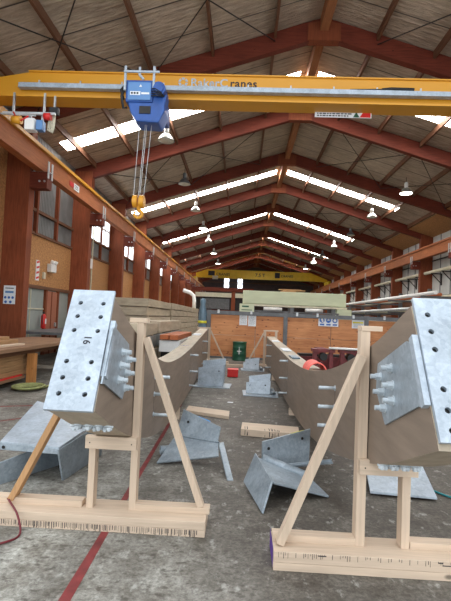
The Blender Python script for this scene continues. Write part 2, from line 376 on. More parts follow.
ordn = ['first','second','third','fourth','fifth','sixth','seventh','eighth','ninth','tenth','eleventh','twelfth','thirteenth','fourteenth']
p0 = portal()
for k, y in enumerate(FY):
    if k == 0: continue
    p = p0 if k == 1 else copy_tree(p0)
    p.location = (0, y, 0)
    p['label'] = ('red-stained timber portal frame overhead, out of view behind the photographer' if k == 0 else
        'red-stained timber portal frame passing over the near crane, in front of the view' if k == 1 else
        'red-stained timber portal frame, %s visible one counting from the near yellow crane' % ordn[k-2])
# ridge beam + purlins, one per bay
def purlin_mesh(w, h, mat):
    me = MB().b2((-w/2, .12, -h), (w/2, 5.08, 0)).build('purlin', mat); return me
pm = purlin_mesh(.075, .22, M['purlin']); rm = purlin_mesh(.24, .42, M['ridge']); rm.name = 'ridge_beam'
PXL = [-6.05-.25, -4.72, -2.93, -1.14, .67]; PXR = [3.66, 5.3, 7.0, 8.7, 10.4]
first = {pm: 1, rm: 1}
for k in range(1, 13):
    spots = [(AX, rm, 'ridge beam at the peak of the roof')] + [(x, pm, '%s purlin down the left roof slope' % ordn[len(PXL)-1-i]) for i, x in enumerate(PXL)] + [(x, pm, '%s purlin down the right roof slope' % ordn[i]) for i, x in enumerate(PXR)]
    for x, src, w in spots:
        if first.get(src): o = src; first[src] = 0
        else: o = src.copy(); C.objects.link(o)
        o.location = (x, FY[k], under(x)+RT-.01 - (.02 if src is rm else 0))
        where = 'above the photographer' if k == 0 else 'in front of the near crane' if k == 1 else 'in the %s bay beyond the near crane' % ordn[k-2]
        tag(o, w + ', ' + where, 'roof beam', 'ridge beams' if src is rm else 'purlins')
# X bracing rods below the purlins
bx = 0
for k, nm in ((1, 'before the near crane'), (3, 'behind the first skylight'), (5, 'behind the second skylight')):
    ya, yb = FY[k]+.13, FY[k+1]-.13
    for xa, xb, sd in ((-6.3, -2.93, 'low left'), (-2.93, .67, 'upper left'), (3.66, 7.0, 'upper right'), (7.0, 10.4, 'low right')):
        m = MB(); za, zb = under(xa)+.28, under(xb)+.28
        m.tube([(xa, ya, za), (xb, yb, zb)], .016, 6).tube([(xa, yb, za-.03), (xb, ya, zb-.03)], .016, 6)
        tag(m.build('bracing_rod', M['dark']), 'crossed dark steel rods, %s roof, %s' % (sd, nm), 'bracing', 'roof bracing')
# ply lining on the right eave
for k in range(3, 13):
    m = MB(); xa, xb = 10.45, WR-.02; za, zb = under(xa)+.33, under(xb)+.33
    m.prism([(xa, FY[k]+.13, za), (xb, FY[k]+.13, zb), (xb, FY[k]+.13, zb+.02), (xa, FY[k]+.13, za+.02)], (0, 4.94, 0))
    m2 = m.build('eave_panel', M['osb'])
    tag(m2, 'orange plywood sheet lining the right eave in bay %s from the near crane' % ordn[k-2], 'panel', 'eave plywood panels')

# crane runways
def runway(sx, x0, side):
    t = thing('crane_runway', (x0, Y0, 5.7), 'long red-brown timber crane runway beam on corbels along the %s wall' % side, 'crane rail')
    MB().b2((x0-.13, Y0, 5.7), (x0+.13, Y1-.1, 6.26)).build('beam', M['rail_y'], t)
    MB().b2((x0-.04, Y0, 6.26), (x0+.04, Y1-.1, 6.34)).build('rail', M['dark'], t)
    m = MB().b2((x0+sx*.14, Y0, 6.24), (x0+sx*.22, Y1-.1, 6.34)); m.build('conductor_bar', M['yellow'] if sx > 0 else M['rail_y'], t)
    return t
tl = runway(1, -6.12, 'left'); runway(-1, 10.97, 'right')
s = thing('warning_sign', (-5.985, 15.0, 5.9), 'small red and white sign on the left crane runway beam', 'sign')
MB().b2((-5.99, 14.55, 5.87), (-5.975, 14.9, 6.03)).build('red_plate', M['red'], s)
MB().b2((-5.99, 14.92, 5.84), (-5.975, 15.4, 6.06)).build('white_plate', M['paper'], s)
m = MB()
for z in (5.89, 5.94, 5.99): m.b2((-5.975, 15.0, z), (-5.973, 15.32, z+.018))
m.build('printed_lines', M['ink'], s)

# ------------------------------------------------------------------ near crane
cy = 9.75
cr = thing('overhead_crane', (0, cy, 6.4), 'yellow overhead crane girder spanning the hall across the top of the view', 'crane')
g0, g1, gt = 6.50, 7.06, 7.06
m = MB(); y0, y1 = cy, cy+.34
prof = [(-6.2, y0, 6.50), (11.1, y0, 6.50), (11.1, y0, 6.86), (10.1, y0, gt), (-5.1, y0, gt), (-6.2, y0, 6.86)]
m.prism(prof, (0, y1-y0, 0)); m.build('girder', M['yellow'], cr)
MB().b2((-5.1, y0-.04, gt), (10.1, y1+.04, gt+.03)).build('top_flange', M['yellow'], cr)
MB().b2((-6.2, y0-.08, 6.46), (11.1, y1+.08, 6.50)).build('bottom_flange', M['yellow'], cr)
# cable track along the face
t2 = MB().b2((-5.25, y0-.17, 6.635), (11.0, y0-.07, 6.735)).b2((-5.25, y0-.19, 6.62), (11.0, y0-.05, 6.635)).build('cable_track', M['galv_b'], cr)
for i in range(17):
    x = -4.8+i*.95; MB().b2((x-.02, y0-.12, 6.737), (x+.02, y0, 6.77)).b2((x-.015, y0-.12, 6.77), (x+.015, y0-.09, 6.82)).build('track_bracket', M['zinc'], cr)
m = MB().tube([(2.9, y0-.12, 6.77), (3.1, y0-.12, 6.795), (3.6, y0-.12, 6.79)], .035, 8).tube([(2.2, y0-.12, 6.76), (3.0, y0-.12, 6.78)], .012, 6); m.build('cable_trolley', M['rubber'], cr)
for x0, nm in ((-6.12, 'l'), (10.97, 'r')):
    e = MB().b2((x0-.14, cy-1.0, 6.36), (x0+.14, cy+1.3, 6.5)).build('end_carriage', M['yellow'], cr)
    w = MB()
    for yy in (cy-.8, cy+1.1): w.tube([(x0-.05, yy, 6.45), (x0+.05, yy, 6.45)], .11, 16)
    w.build('wheels', M['dark'], e)
# lettering on the girder
text('RakerC', .262, M['galv_b'], 'lettering', cr, (-1.36, y0-.004, 6.815), (1,0,0), (0,0,1), .002, 'LEFT', 1.06)
text('ranes', .262, M['ink'], 'lettering', cr, (-.465, y0-.004, 6.815), (1,0,0), (0,0,1), .002, 'LEFT', 1.08)
m = MB()
for a in range(6):
    a0, a1 = R(a*60+8), R(a*60+52); cx_, cz_ = -1.53, 6.905
    m.prism([(cx_+.06*math.cos(a0), y0-.005, cz_+.06*math.sin(a0)), (cx_+.115*math.cos(a0), y0-.005, cz_+.115*math.sin(a0)), (cx_+.115*math.cos(a1), y0-.005, cz_+.115*math.sin(a1)), (cx_+.06*math.cos(a1), y0-.005, cz_+.06*math.sin(a1))], (0, .004, 0))
m.build('ring_emblem', M['galv_b'], cr)
# load sign under the face
ly = y1+.01
ls = MB().b2((1.52, ly, 6.345), (2.82, ly+.015, 6.49)).build('load_sign', M['paper'], cr)
m = MB()
for i in range(2):
    x = 1.57
    while x < 2.3: w = random.uniform(.03, .09); m.b2((x, ly-.002, 6.37+i*.05), (x+w, ly, 6.398+i*.05)); x += w+.02
m.build('printed_lines', M['ink'], ls)
MB().prism([(2.4, ly-.004, 6.355), (2.55, ly-.004, 6.355), (2.47, ly-.004, 6.48)], (0, .003, 0)).build('green_mark', M['green'], ls)
MB().prism([(2.55, ly-.004, 6.355), (2.8, ly-.004, 6.355), (2.8, ly-.004, 6.48), (2.63, ly-.004, 6.48)], (0, .003, 0)).build('red_mark', M['red'], ls)

# hoist
hx, hy = -2.32, y0-.55
h = thing('crane_hoist', (hx, hy, 6.0), 'blue electric rope hoist hanging on the near yellow crane', 'hoist')
D = -.47
MB().b2((hx-.32, hy-.12, 6.57+D), (hx+.26, hy+.25, 7.04+D)).build('control_box', M['blue'], h, .02)
cv = MB().b2((hx-.27, hy-.145, 6.60+D), (hx+.22, hy-.12, 6.98+D)).build('cover', M['blue_l'], h, .008)
MB().b2((hx-.22, hy-.15, 6.70+D), (hx-.0, hy-.146, 6.78+D)).build('name_plate', M['paper'], cv)
MB().prism([(hx-.03, hy-.149, 6.88+D), (hx+.03, hy-.149, 6.88+D), (hx, hy-.149, 6.93+D)], (0, .003, 0)).build('warning_mark', M['white'], cv)
for q in range(3): MB().b2((hx-.2+q*.06, hy-.153, 6.72+D), (hx-.16+q*.06, hy-.15, 6.76+D)).build('plate_mark', M['ink'], cv)
MB().b2((hx+.02, hy-.149, 6.72+D), (hx+.19, hy-.146, 6.76+D)).build('white_lettering', M['white'], cv)
MB().prism([(hx-.30, hy-.08, 6.18), (hx-.22, hy-.08, 5.90), (hx-.08, hy-.08, 5.70), (hx+.40, hy-.08, 5.68), (hx+.52, hy-.08, 5.95), (hx+.50, hy-.08, 6.25)], (0, .50, 0)).build('housing', M['blue'], h, .03)
MB().b2((hx-.02, hy-.10, 5.86), (hx+.22, hy-.075, 6.02)).build('vent_opening', M['dark'], h)
MB().tube([(hx+.38, hy-.16, 6.38), (hx+.38, hy+.25, 6.38)], .15, 20).tube([(hx+.38, hy-.19, 6.38), (hx+.38, hy-.16, 6.38)], .11, 20).build('motor', M['blue'], h, .01)
MB().prism([(hx+.24, hy-.06, 6.3), (hx+.55, hy-.06, 6.3), (hx+.50, hy-.06, 5.98), (hx+.30, hy-.06, 5.95)], (0, .3, 0)).build('motor_bracket', M['blue'], h, .01)
for q in range(4): MB().tube([(hx+.24, hy-.16, 6.36-q*.05), (hx+.33, hy-.24, 6.33-q*.05), (hx+.44, hy-.2, 6.28-q*.03), (hx+.5, hy-.05, 6.26)], .012, 6).build('cable', M['rubber'], h, 0, True)
MB().tube([(hx-.34, hy-.1, 6.45), (hx-.40, hy-.14, 6.2), (hx-.36, hy-.1, 5.96), (hx-.3, hy-.06, 6.0)], .03, 8).build('cable', M['rubber'], h, 0, True)
MB().tube([(hx-.38, hy, 6.5), (hx-.45, hy-.02, 6.4), (hx-.40, hy, 6.2)], .03, 8).build('cable', M['rubber'], h, 0, True)
MB().beam((hx-.33, hy-.16, 6.32), (hx-.33, hy-.16, 6.84), .045, .045).beam((hx+.28, hy-.16, 6.38), (hx+.28, hy-.16, 6.84), .045, .045).beam((hx-.36, hy-.19, 6.71), (hx+.40, hy-.19, 6.71), .03, .04).tube([(hx-.03, hy-.16, 6.82), (hx-.03, hy-.16, 6.66), (hx+.05, hy-.12, 6.58)], .03, 8).build('hanger_frame', M['galv_b'], h)
MB().b2((hx-.3, y0-.1, 6.0), (hx+.45, y0+.39, 6.40)).tube([(hx-.15, y0-.12, 6.52), (hx-.15, y0-.09, 6.52)], .07, 14).build('trolley', M['blue'], h)
bz = 4.02
for dx in (-.24, -.03, .03, .2): MB().tube([(hx+.1+dx*.6, hy+.1, 5.75), (hx+.02+dx*.5, hy+.1, bz+.08)], .006, 6).build('wire_rope', M['zinc'], h)
hb = MB()
for dx in (-.07, .07): hb.tube([(hx+.02+dx-.055, hy+.1, bz), (hx+.02+dx-.045, hy+.1, bz)], .11, 20).tube([(hx+.02+dx-.045, hy+.1, bz), (hx+.02+dx+.045, hy+.1, bz)], .135, 20).tube([(hx+.02+dx+.045, hy+.1, bz), (hx+.02+dx+.055, hy+.1, bz)], .11, 20)
hb.b2((hx-.08, hy+.06, bz-.08), (hx+.12, hy+.14, bz-.02)).build('hook_block', M['yellow'], h)
pts = [(hx+.02+.085*math.cos(a), hy+.1, bz-.27+.085*math.sin(a)) for a in [R(95-24*q) for q in range(14)]]
MB().tube([(hx+.02, hy+.1, bz-.05), (hx+.02, hy+.1, bz-.18)], .035, 10).tube(pts, .045, 10, True, [.040-.001*q for q in range(14)]).build('hook', M['yellow'], h, 0, True)

# end-of-girder equipment at the left runway
e = thing('festoon_equipment', (-5.7, cy, 6.1), 'cluster of drive motor, boxes and cables hanging at the left end of the near crane', 'crane equipment')
MB().b2((-5.35, cy-.3, 6.02), (-5.13, cy-.1, 6.28)).build('white_box', M['white'], e, .01)
MB().b2((-5.10, cy-.28, 6.03), (-4.95, cy-.1, 6.25)).build('blue_box', M['blue_l'], e, .01)
MB().tube([(-5.62, cy-.3, 6.22), (-5.42, cy-.3, 6.22)], .09, 14).build('motor', M['yellow'], e, 0, True)
MB().tube([(-4.95, cy-.2, 6.36), (-4.80, cy-.2, 6.36)], .08, 14).build('red_buffer', M['red'], e, 0, True)
m = MB().beam((-5.9, cy-.2, 6.42), (-4.7, cy-.2, 6.42), .06, .05).tube([(-5.9, cy-.3, 6.36), (-5.1, cy-.3, 6.33)], .02, 8).b2((-5.35, cy-.14, 6.28), (-5.28, cy-.1, 6.42)).b2((-5.05, cy-.14, 6.25), (-5.0, cy-.1, 6.42)).b2((-5.55, cy-.24, 6.29), (-5.5, cy-.2, 6.42))
m.build('mounting_bar', M['zinc'], e)
m = MB()
for q in range(4): m.tube([(-4.32+q*.025, cy-.1, 6.42), (-4.40+q*.03, cy-.12, 6.15), (-4.42+q*.04, cy-.12, 5.92-q*.02), (-4.30+q*.01, cy-.12, 5.98), (-4.26, cy-.1, 6.42)], .012, 6)
m.build('cable_loops', M['cream'], e, 0, True)
MB().b2((-4.4, cy-.14, 6.3), (-4.2, cy-.04, 6.46)).build('cable_clamp', M['rubber'], e)
for ch in e.children: ch.location += V((-.12, 0, -.27)) if ch.name.startswith('cable') else V((.36, 0, -.42))
for x in (-5.3, -4.6): MB().b2((x-.02, cy-.22, 5.98), (x+.02, cy-.18, 6.47)).build('hanger', M['zinc'], e)
MB().b2((-4.44, cy-.1, 6.1), (-4.40, cy-.06, 6.47)).build('hanger', M['zinc'], e)
MB().tube([(-5.25, cy-.3, 5.98), (-5.1, cy-.33, 5.75), (-4.9, cy-.3, 5.9)], .02, 8).build('hose', M['red'], e, 0, True)

# ------------------------------------------------------------------ far crane
fy = 57.0
fc = thing('overhead_crane', (0, fy, 6.5), 'yellow overhead crane far down the hall', 'crane')
m = MB(); m.prism([(-6.1, fy, 6.75), (10.9, fy, 6.75), (10.9, fy, 7.0), (8.7, fy, 7.85), (-4.6, fy, 7.85), (-6.1, fy, 7.3)], (0, .5, 0)); m.build('girder', M['yel2'], fc)
for x0 in (-6.12, 10.97): MB().b2((x0-.15, fy-1.2, 6.36), (x0+.15, fy+1.6, 6.75)).build('end_carriage', M['yel2'], fc)
text('CRANES', .48, M['ink'], 'lettering', fc, (-3.45, fy-.01, 7.08), (1,0,0), (0,0,1), .003)
text('7.5 T', .62, M['ink'], 'lettering', fc, (1.6, fy-.01, 7.08), (1,0,0), (0,0,1), .003)
text('CRANES', .42, M['ink'], 'lettering', fc, (4.95, fy-.01, 7.15), (1,0,0), (0,0,1), .003)
MB().b2((-4.5, fy-.012, 7.05), (-3.65, fy, 7.65)).b2((4.15, fy-.012, 7.0), (4.8, fy, 7.7)).build('dark_emblem', M['ink'], fc)
MB().b2((-3.9, fy-.4, 6.55), (-3.2, fy-.1, 7.0)).build('hoist_box', M['cream'], fc)

# ------------------------------------------------------------------ high bay lamps
def lamp(kind, x, y, label, grp):
    zt = under(x)+.36; t = thing('high_bay_lamp', (x, y, 8.0), label, 'lamp', grp)
    MB().tube([(x, y, zt), (x, y, 8.38)], .012, 6).build('hanger', M['dark'], t)
    MB().lathe([(.07, 8.4), (.075, 8.38), (.09, 8.34), (.085, 8.16), (.06, 8.12)], (x, y, 0), 16).build('housing', M['white'] if kind != 'dark' else M['steel'], t, 0, True)
    MB().lathe([(.07, 8.14), (.14, 8.10), (.22, 8.01), (.29, 7.89), (.31, 7.86), (.30, 7.86), (.21, 8.0), (.13, 8.08), (.06, 8.12)], (x, y, 0), 20, False).build('reflector', M['lampglass'] if kind != 'dark' else M['steel'], t, 0, True)
    MB().lathe([(.02, 7.93), (.26, 7.915), (.285, 7.87), (.18, 7.83), (.02, 7.81)], (x, y, 0), 20).build('lens', M['lampglow'] if kind == 'lit' else M['lampoff'], t, 0, True)
    if kind == 'lit':
        l = bpy.data.lights.new('lamp_light', 'SPOT'); l.energy = 260; l.spot_size = R(150); l.spot_blend = .6; l.shadow_soft_size = .22; l.color = (1,.97,.86)
        o = bpy.data.objects.new('lamp_light', l); C.objects.link(o); o.parent = t; o.location = (0, 0, -.17)
lamp('off', -2.95, 15.5, 'unlit bell-shaped lamp hanging beside the blue hoist, nearest of the left row', 'high bay lamps')
lamp('dark', -2.95, 20.6, 'unlit dark-capped bell lamp, second of the left row', 'high bay lamps')
lamp('off', -2.95, 25.8, 'unlit white bell lamp, third of the left row', 'high bay lamps')
lamp('lit', -2.95, 31.0, 'glowing lamp, nearest lit one of the left row', 'high bay lamps')
lamp('off', -2.95, 36.3, 'small unlit white bell lamp right after the nearest lit left lamp', 'high bay lamps')
lamp('lit', -2.95, 43.0, 'glowing lamp, second lit one of the left row', 'high bay lamps')
lamp('lit', -2.95, 51.0, 'glowing lamp, farthest lit one of the left row', 'high bay lamps')
lamp('lit', 7.6, 21.0, 'glowing lamp, nearest of the right row near the big skylight', 'high bay lamps')
lamp('off', 7.45, 26.0, 'unlit white bell lamp, second of the right row', 'high bay lamps')
lamp('dark', 7.6, 31.6, 'unlit dark bell lamp, third of the right row', 'high bay lamps')
lamp('off', 7.5, 36.8, 'unlit white bell lamp, fourth of the right row', 'high bay lamps')
lamp('dark', 7.5, 42.0, 'unlit dark bell lamp, fifth of the right row', 'high bay lamps')
lamp('lit', 7.5, 47.0, 'glowing lamp, nearer of the two lit lamps far down the right row', 'high bay lamps')
lamp('lit', 7.5, 53.0, 'glowing lamp, farther of the two lit lamps far down the right row', 'high bay lamps')

# ------------------------------------------------------------------ long pipe on the right wall
pp = thing('wall_pipe', (11.6, Y0, 4.95), 'long cream pipe on triangular brackets along the right wall', 'pipe')
MB().tube([(11.55, 8, 4.93), (11.55, 68, 4.93)], .10, 14).build('pipe', M['cream'], pp, 0, True)
m = MB()
for k in range(2, 12): m.tube([(11.55, FY[k]+.55, 4.93), (11.55, FY[k]+.75, 4.93)], .13, 14)
m.build('pipe_collars', M['cream'], pp, 0, True)
for k in range(3, 12):
    for dy in (.9, 2.3, 3.7):
        y = FY[k]+dy; b = MB()
        b.b2((11.35, y-.03, 4.76), (WR, y+.03, 4.82)).b2((11.93, y-.03, 4.1), (WR, y+.03, 4.8)).beam((11.4, y, 4.78), (11.96, y, 4.2), .04, .05, (0,1,0))
        b.build('bracket', M['dark'], pp)
# rack of long pipes and boards by the right wall, beyond the fence
rk = thing('storage_rack', (9.5, 20, 0), 'dark steel cantilever rack beyond the ply fence on the right', 'rack')
for i in range(7):
    y = 20.5+i*4.5; b = MB().b2((10.4, y-.08, 0), (10.6, y+.08, 3.7))
    for z in (1.7, 2.35, 3.0): b.b2((8.2, y-.05, z-.1), (10.5, y+.05, z))
    b.build('upright', M['steel'], rk)
cols = [M['cream'], M['palegreen'], M['white'], M['zinc'], M['cream'], M['palegreen'], M['white'], M['orange'], M['cream']]
idx = 0
for z, zl in ((1.7, 'lowest'), (2.35, 'middle'), (3.0, 'top')):
    for j, x in enumerate((8.45, 9.1, 9.75)):
        r_ = .09 - .01*(idx % 3)
        o = MB().tube([(x, 19.5+idx % 2, z+r_), (x, 47-idx*1.3, z+r_)], r_, 12).build('long_pipe', cols[idx], None, 0, True)
        tag(o, 'long %s pipe on the %s arm of the rack, %s from the aisle' % (['cream','pale green','white','zinc','pale cream','grey green','bright white','orange','light cream'][idx], zl, ['first','second','third'][j]), 'pipe', 'pipes on the rack'); idx += 1

# ------------------------------------------------------------------ plywood fence across the hall
FYY = 17.5
fe = thing('plywood_fence', (2, FYY, 0), 'orange plywood partition in a dark grey steel frame across the aisle', 'partition')
xs = [-1.2, 0.58, 1.78, 3.55, 4.9, 6.6, 8.3]
for a, b in zip(xs, xs[1:]):
    for z0, z1 in ((.08, .92), (.93, 1.72)):
        MB().b2((a+.01, FYY-.02, z0), (b-.01, FYY+.02, z1)).build('plywood_sheet', M['ply'], fe)
MB().b2((-1.35, FYY-.06, 1.73), (8.3, FYY+.06, 1.88)).build('top_rail', M['steel'], fe)
MB().b2((-1.35, FYY-.05, 0), (8.3, FYY+.05, .08)).build('bottom_rail', M['steel'], fe)
for x in (-1.28, 1.76, 4.92, 8.2): MB().b2((x-.08, FYY-.07, 0), (x+.08, FYY+.07, 1.9)).build('post', M['steel'], fe)
for x in (-.9, .4, 2.2, 3.0, 4.4, 5.6): MB().b2((x-.04, FYY-.09, 1.78), (x+.04, FYY-.061, 1.92)).build('clip', M['zinc'], fe)
def sheet_paper(x0, x1, z0, z1, label):
    t = thing('paper_notice', ((x0+x1)/2, FYY-.03, z0), label, 'notice', 'papers on the fence')
    MB().b2((x0, FYY-.03, z0), (x1, FYY-.022, z1)).build('sheet', M['paper'], t)
    m = MB(); z = z1-.05
    while z > z0+.05:
        x = x0+.04
        while x < x1-.07: w = random.uniform(.02, .06); m.b2((x, FYY-.033, z), (min(x+w, x1-.03), FYY-.03, z+.009)); x += w+.015
        z -= .036
    m.build('printed_lines', M['steel'], t)
sheet_paper(-.06, .25, 1.34, 1.79, 'white printed notice on the plywood, left of two')
sheet_paper(.29, .60, 1.31, 1.76, 'white printed notice on the plywood, right of two')
s = thing('safety_sign', (3.4, FYY-.03, 1.4), 'white sign with three blue safety symbols on the plywood fence', 'sign')
MB().b2((3.05, FYY-.035, 1.43), (3.83, FYY-.022, 1.80)).build('plate', M['paper'], s)
for i, x in enumerate((3.19, 3.44, 3.69)):
    m = MB(); m.tube([(x, FYY-.04, 1.67), (x, FYY-.036, 1.67)], .10, 20); m.build('blue_disc', M['signblue'], s)
    m = MB()
    if i == 0: m.tube([(x, FYY-.044, 1.69), (x, FYY-.041, 1.69)], .045, 14).b2((x-.01, FYY-.044, 1.60), (x+.05, FYY-.041, 1.66))
    elif i == 1: m.prism([(x-.05, FYY-.044, 1.66), (x+.05, FYY-.044, 1.66), (x+.03, FYY-.044, 1.71), (x, FYY-.044, 1.73), (x-.03, FYY-.044, 1.71)], (0, .003, 0))
    else: m.tube([(x, FYY-.044, 1.67), (x, FYY-.041, 1.67)], .055, 16)
    m.build('white_symbol', M['white'], s)
m = MB()
for x in (3.11, 3.36, 3.61): m.b2((x, FYY-.038, 1.47), (x+.17, FYY-.035, 1.53))
m.build('caption_bars', M['signblue'], s)
s = thing('paper_notice', (4.5, FYY-.03, 1.4), 'white notice with a yellow band on the right of the plywood fence', 'notice')
MB().b2((4.36, FYY-.035, 1.40), (4.83, FYY-.022, 1.74)).build('sheet', M['paper'], s)
MB().b2((4.39, FYY-.038, 1.60), (4.80, FYY-.035, 1.66)).build('yellow_band', M['ytape'], s)
m = MB()
for z in (1.45, 1.49, 1.53, 1.57): m.b2((4.41, FYY-.038, z), (4.78, FYY-.035, z+.012))
m.build('printed_lines', M['steel'], s)
# blue-grey wrapped thing at the fence's left end
b = thing('wrapped_column', (-1.55, 17.3, 0), 'post bundle wrapped in blue-grey plastic at the left end of the fence', 'wrapped post')
MB().lathe([(.13,0),(.16,.2),(.14,.6),(.17,1.0),(.15,1.4),(.16,1.8),(.10,2.1),(.12,2.25),(.04,2.34)], (-1.52, 17.35, 0), 12).build('wrap', M['bluewrap'], b, 0, True)
MB().lathe([(.17,1.35),(.175,1.38),(.175,1.42),(.17,1.45)], (-1.52, 17.35, 0), 12).build('tape', M['ytape'], b, 0, True)

# pale long package behind the fence, on trestles
lb = thing('long_package', (2.9, 24, 0), 'long pale green wrapped package raised behind the plywood fence', 'package')
MB().b2((.05, 23.6, 2.42), (5.55, 24.8, 3.12)).build('package', M['palegreen'], lb, .03)
MB().b2((.05, 23.55, 2.30), (5.6, 23.75, 2.40)).build('bottom_board', M['cream'], lb)
for x in (.6, 2.7, 4.9): MB().b2((x-.1, 23.6, 0), (x+.1, 24.8, 2.30)).build('support', M['steel'], lb)
MB().b2((5.0, 23.2, 1.75), (5.75, 24.4, 2.28)).build('end_block', M['palegreen'], lb)
o = MB().b2((2.1, 23.8, 3.13), (2.9, 24.6, 3.19)).b2((2.2, 23.8, 3.19), (3.4, 24.5, 3.25)).b2((2.0, 23.9, 3.25), (3.2, 24.4, 3.29)).build('timber_offcuts', M['lumber']); tag(o, 'few orange timber boards lying on the pale green package', 'timber')
for x0, x1, w in ((1.15, 2.1, 'left'), (3.3, 4.2, 'right')):
    o = MB().tube([(x0, 22.9, 2.16), (x1, 22.9, 2.16)], .09, 12).build('white_tube', M['white'], None, 0, True); o['label'] = 'short white tube under the pale green package, %s one' % w; o['category'] = 'tube'; o['group'] = 'tubes under the package'
sh = thing('tube_shelf', (2.7, 22.9, 0), 'dark steel shelf with white tubes between the fence and the package', 'shelf')
MB().b2((.5, 22.7, 2.0), (5.0, 23.1, 2.06)).build('shelf_board', M['steel'], sh)
for x in (.55, 2.7, 4.95): MB().b2((x-.04, 22.8, 0), (x+.04, 23.0, 2.0)).build('leg', M['steel'], sh)
s = thing('shop_sign', (.05, 18.4, 0), 'pale green sign board standing just above the fence top', 'sign')
MB().b2((-.08, 18.2, 1.88), (.52, 18.23, 2.22)).build('board', M['palegreen'], s)
MB().b2((-.02, 18.25, 0), (.04, 18.3, 1.95)).b2((.4, 18.25, 0), (.46, 18.3, 1.95)).build('stake', M['steel'], s)
m = MB().b2((0, 18.195, 1.95), (.44, 18.2, 1.98)).b2((.02, 18.195, 2.08), (.3, 18.2, 2.14)); m.build('printed_lines', M['green'], s)

# mezzanine office at the far end
mz = thing('mezzanine', (-2, 50, 0), 'red-brown framed mezzanine room far down the hall on the left', 'mezzanine')
MB().b2((-5.3, 46, 4.35), (1.2, 46.5, 4.75)).build('fascia', M['red_x'], mz)
MB().b2((-5.3, 46.1, 3.75), (1.2, 46.3, 4.2)).build('cream_band', M['cream'], mz)
MB().b2((-5.2, 46.6, 0), (1.2, 50, 3.7)).build('room', M['dark'], mz)
MB().b2((-5.3, 46.0, 2.0), (1.2, 46.4, 2.4)).build('sill_beam', M['red_x'], mz)
for x in (-5.1, -.9, 1.0): MB().b2((x-.2, 46.0, 0), (x+.2, 46.5, 4.4)).build('post', M['red_z'], mz)
MB().b2((-4.4, 46.4, 2.5), (-1.3, 46.58, 3.6)).build('glazing', M['steel'], mz)
# white extraction duct on the left
o = MB().tube([(-3.3, 30.5, 2.14), (-3.3, 30.5, 2.7), (-3.35, 30.5, 3.05), (-3.6, 30.5, 3.25), (-4.1, 30.5, 3.4)], .13, 12).build('white_duct', M['white'], None, 0, True); tag(o, 'bent white extraction duct above the stacked packs', 'duct')

# ------------------------------------------------------------------ stacks of wrapped beams, left of the aisle
def stack(x0, x1, y0, y1, z0, nlay, h, mats, where, grp):
    for i in range(nlay):
        z = z0+i*(h+.035); j = random.uniform(-.03, .03)
        t = MB().b2((x0+j, y0+random.uniform(-.1,.1), z), (x1+j, y1, z+h)).build('wrapped_beam', mats[i % len(mats)], None, .01)
        nth = 'bottom' if i == 0 else 'topmost' if i == nlay-1 else '%s layer from the floor' % ordn[i]
        tag(t, 'grey-brown wrapped beam in the %s, %s' % (where, nth), 'timber beam', grp)
        if i:
            for yy in (y0+.4, (y0+y1)/2, y1-.4):
                f = MB().b2((x0+.04, yy-.04, z-.033), (x1-.04, yy+.04, z-.002)).build('spacer_strip', M['pine_x'], t)
stack(-4.4, -3.05, 14.2, 18.9, .08, 7, .262, [M['wrap']], 'tall near stack left of the fence', 'wrapped beams in tall near stack')
stack(-4.4, -3.0, 19.1, 31, .08, 7, .265, [M['wrap']], 'tall far stack left of the fence', 'wrapped beams in tall far stack')
stack(-3.0, -2.25, 9.6, 11.9, .08, 4, .30, [M['wrap'], M['wrap'], M['wrap2'], M['wrap']], 'low near pile behind the left beam', 'wrapped beams in low near pile')
stack(-2.95, -2.2, 12.1, 16.4, .08, 4, .31, [M['wrap'], M['wrap'], M['wrap2'], M['wrap']], 'low far pile behind the left beam', 'wrapped beams in low far pile')
for i, (x, z) in enumerate(((-2.05, .98), (-1.80, .98))):
    o = MB().b2((x, 11.2, z), (x+.22, 14.2, z+.12)).build('orange_timber', M['orange'], None, .005); tag(o, 'orange-red timber length behind the left beam, %s one' % ('left' if i == 0 else 'right'), 'timber', 'orange timbers on white pack')
o = MB().b2((-2.08, 11.3, .66), (-1.55, 14.1, .96)).build('white_pack', M['white'], None, .01); tag(o, 'white wrapped pack under the orange-red timbers', 'pack')
for yy, w in ((11.8, 'near'), (13.6, 'far')):
    o = MB().b2((-2.1, yy-.1, 0), (-1.5, yy+.1, .655)).build('timber_crib', M['dark']); tag(o, 'dark block holding up the white pack, %s one' % w, 'block')

# ------------------------------------------------------------------ the two curved glulam beams
def catmull(pts, n):
    out = []; L = [0]
    for a, b in zip(pts, pts[1:]): L.append(L[-1]+math.dist(a, b))
    for k in range(n+1):
        d = L[-1]*(k/n); i = min(max([q for q in range(len(L)) if L[q] <= d+1e-9]), len(pts)-2)
        t = (d-L[i])/(L[i+1]-L[i]); p = [pts[max(i-1,0)], pts[i], pts[i+1], pts[min(i+2,len(pts)-1)]]
        tm = []
        def tan(a, b, c, la, lb): # non-uniform tangent
            return tuple(((b[q]-a[q])/max(la,1e-6)*lb + (c[q]-b[q])/max(lb,1e-6)*la)/(la+lb) for q in range(2))
        l0 = math.dist(p[0], p[1]) or None; l1 = L[i+1]-L[i]; l2 = math.dist(p[2], p[3]) or None
        m0 = tan(p[0], p[1], p[2], l0, l1) if l0 else tuple((p[2][q]-p[1][q])/l1 for q in range(2))
        m1 = tan(p[1], p[2], p[3], l1, l2) if l2 else tuple((p[2][q]-p[1][q])/l1 for q in range(2))
        h00, h10, h01, h11 = 2*t**3-3*t*t+1, t**3-2*t*t+t, -2*t**3+3*t*t, t**3-t*t
        out.append(tuple(h00*p[1][q]+h10*l1*m0[q]+h01*p[2][q]+h11*l1*m1[q] for q in range(2)))
    return out
BW = .27
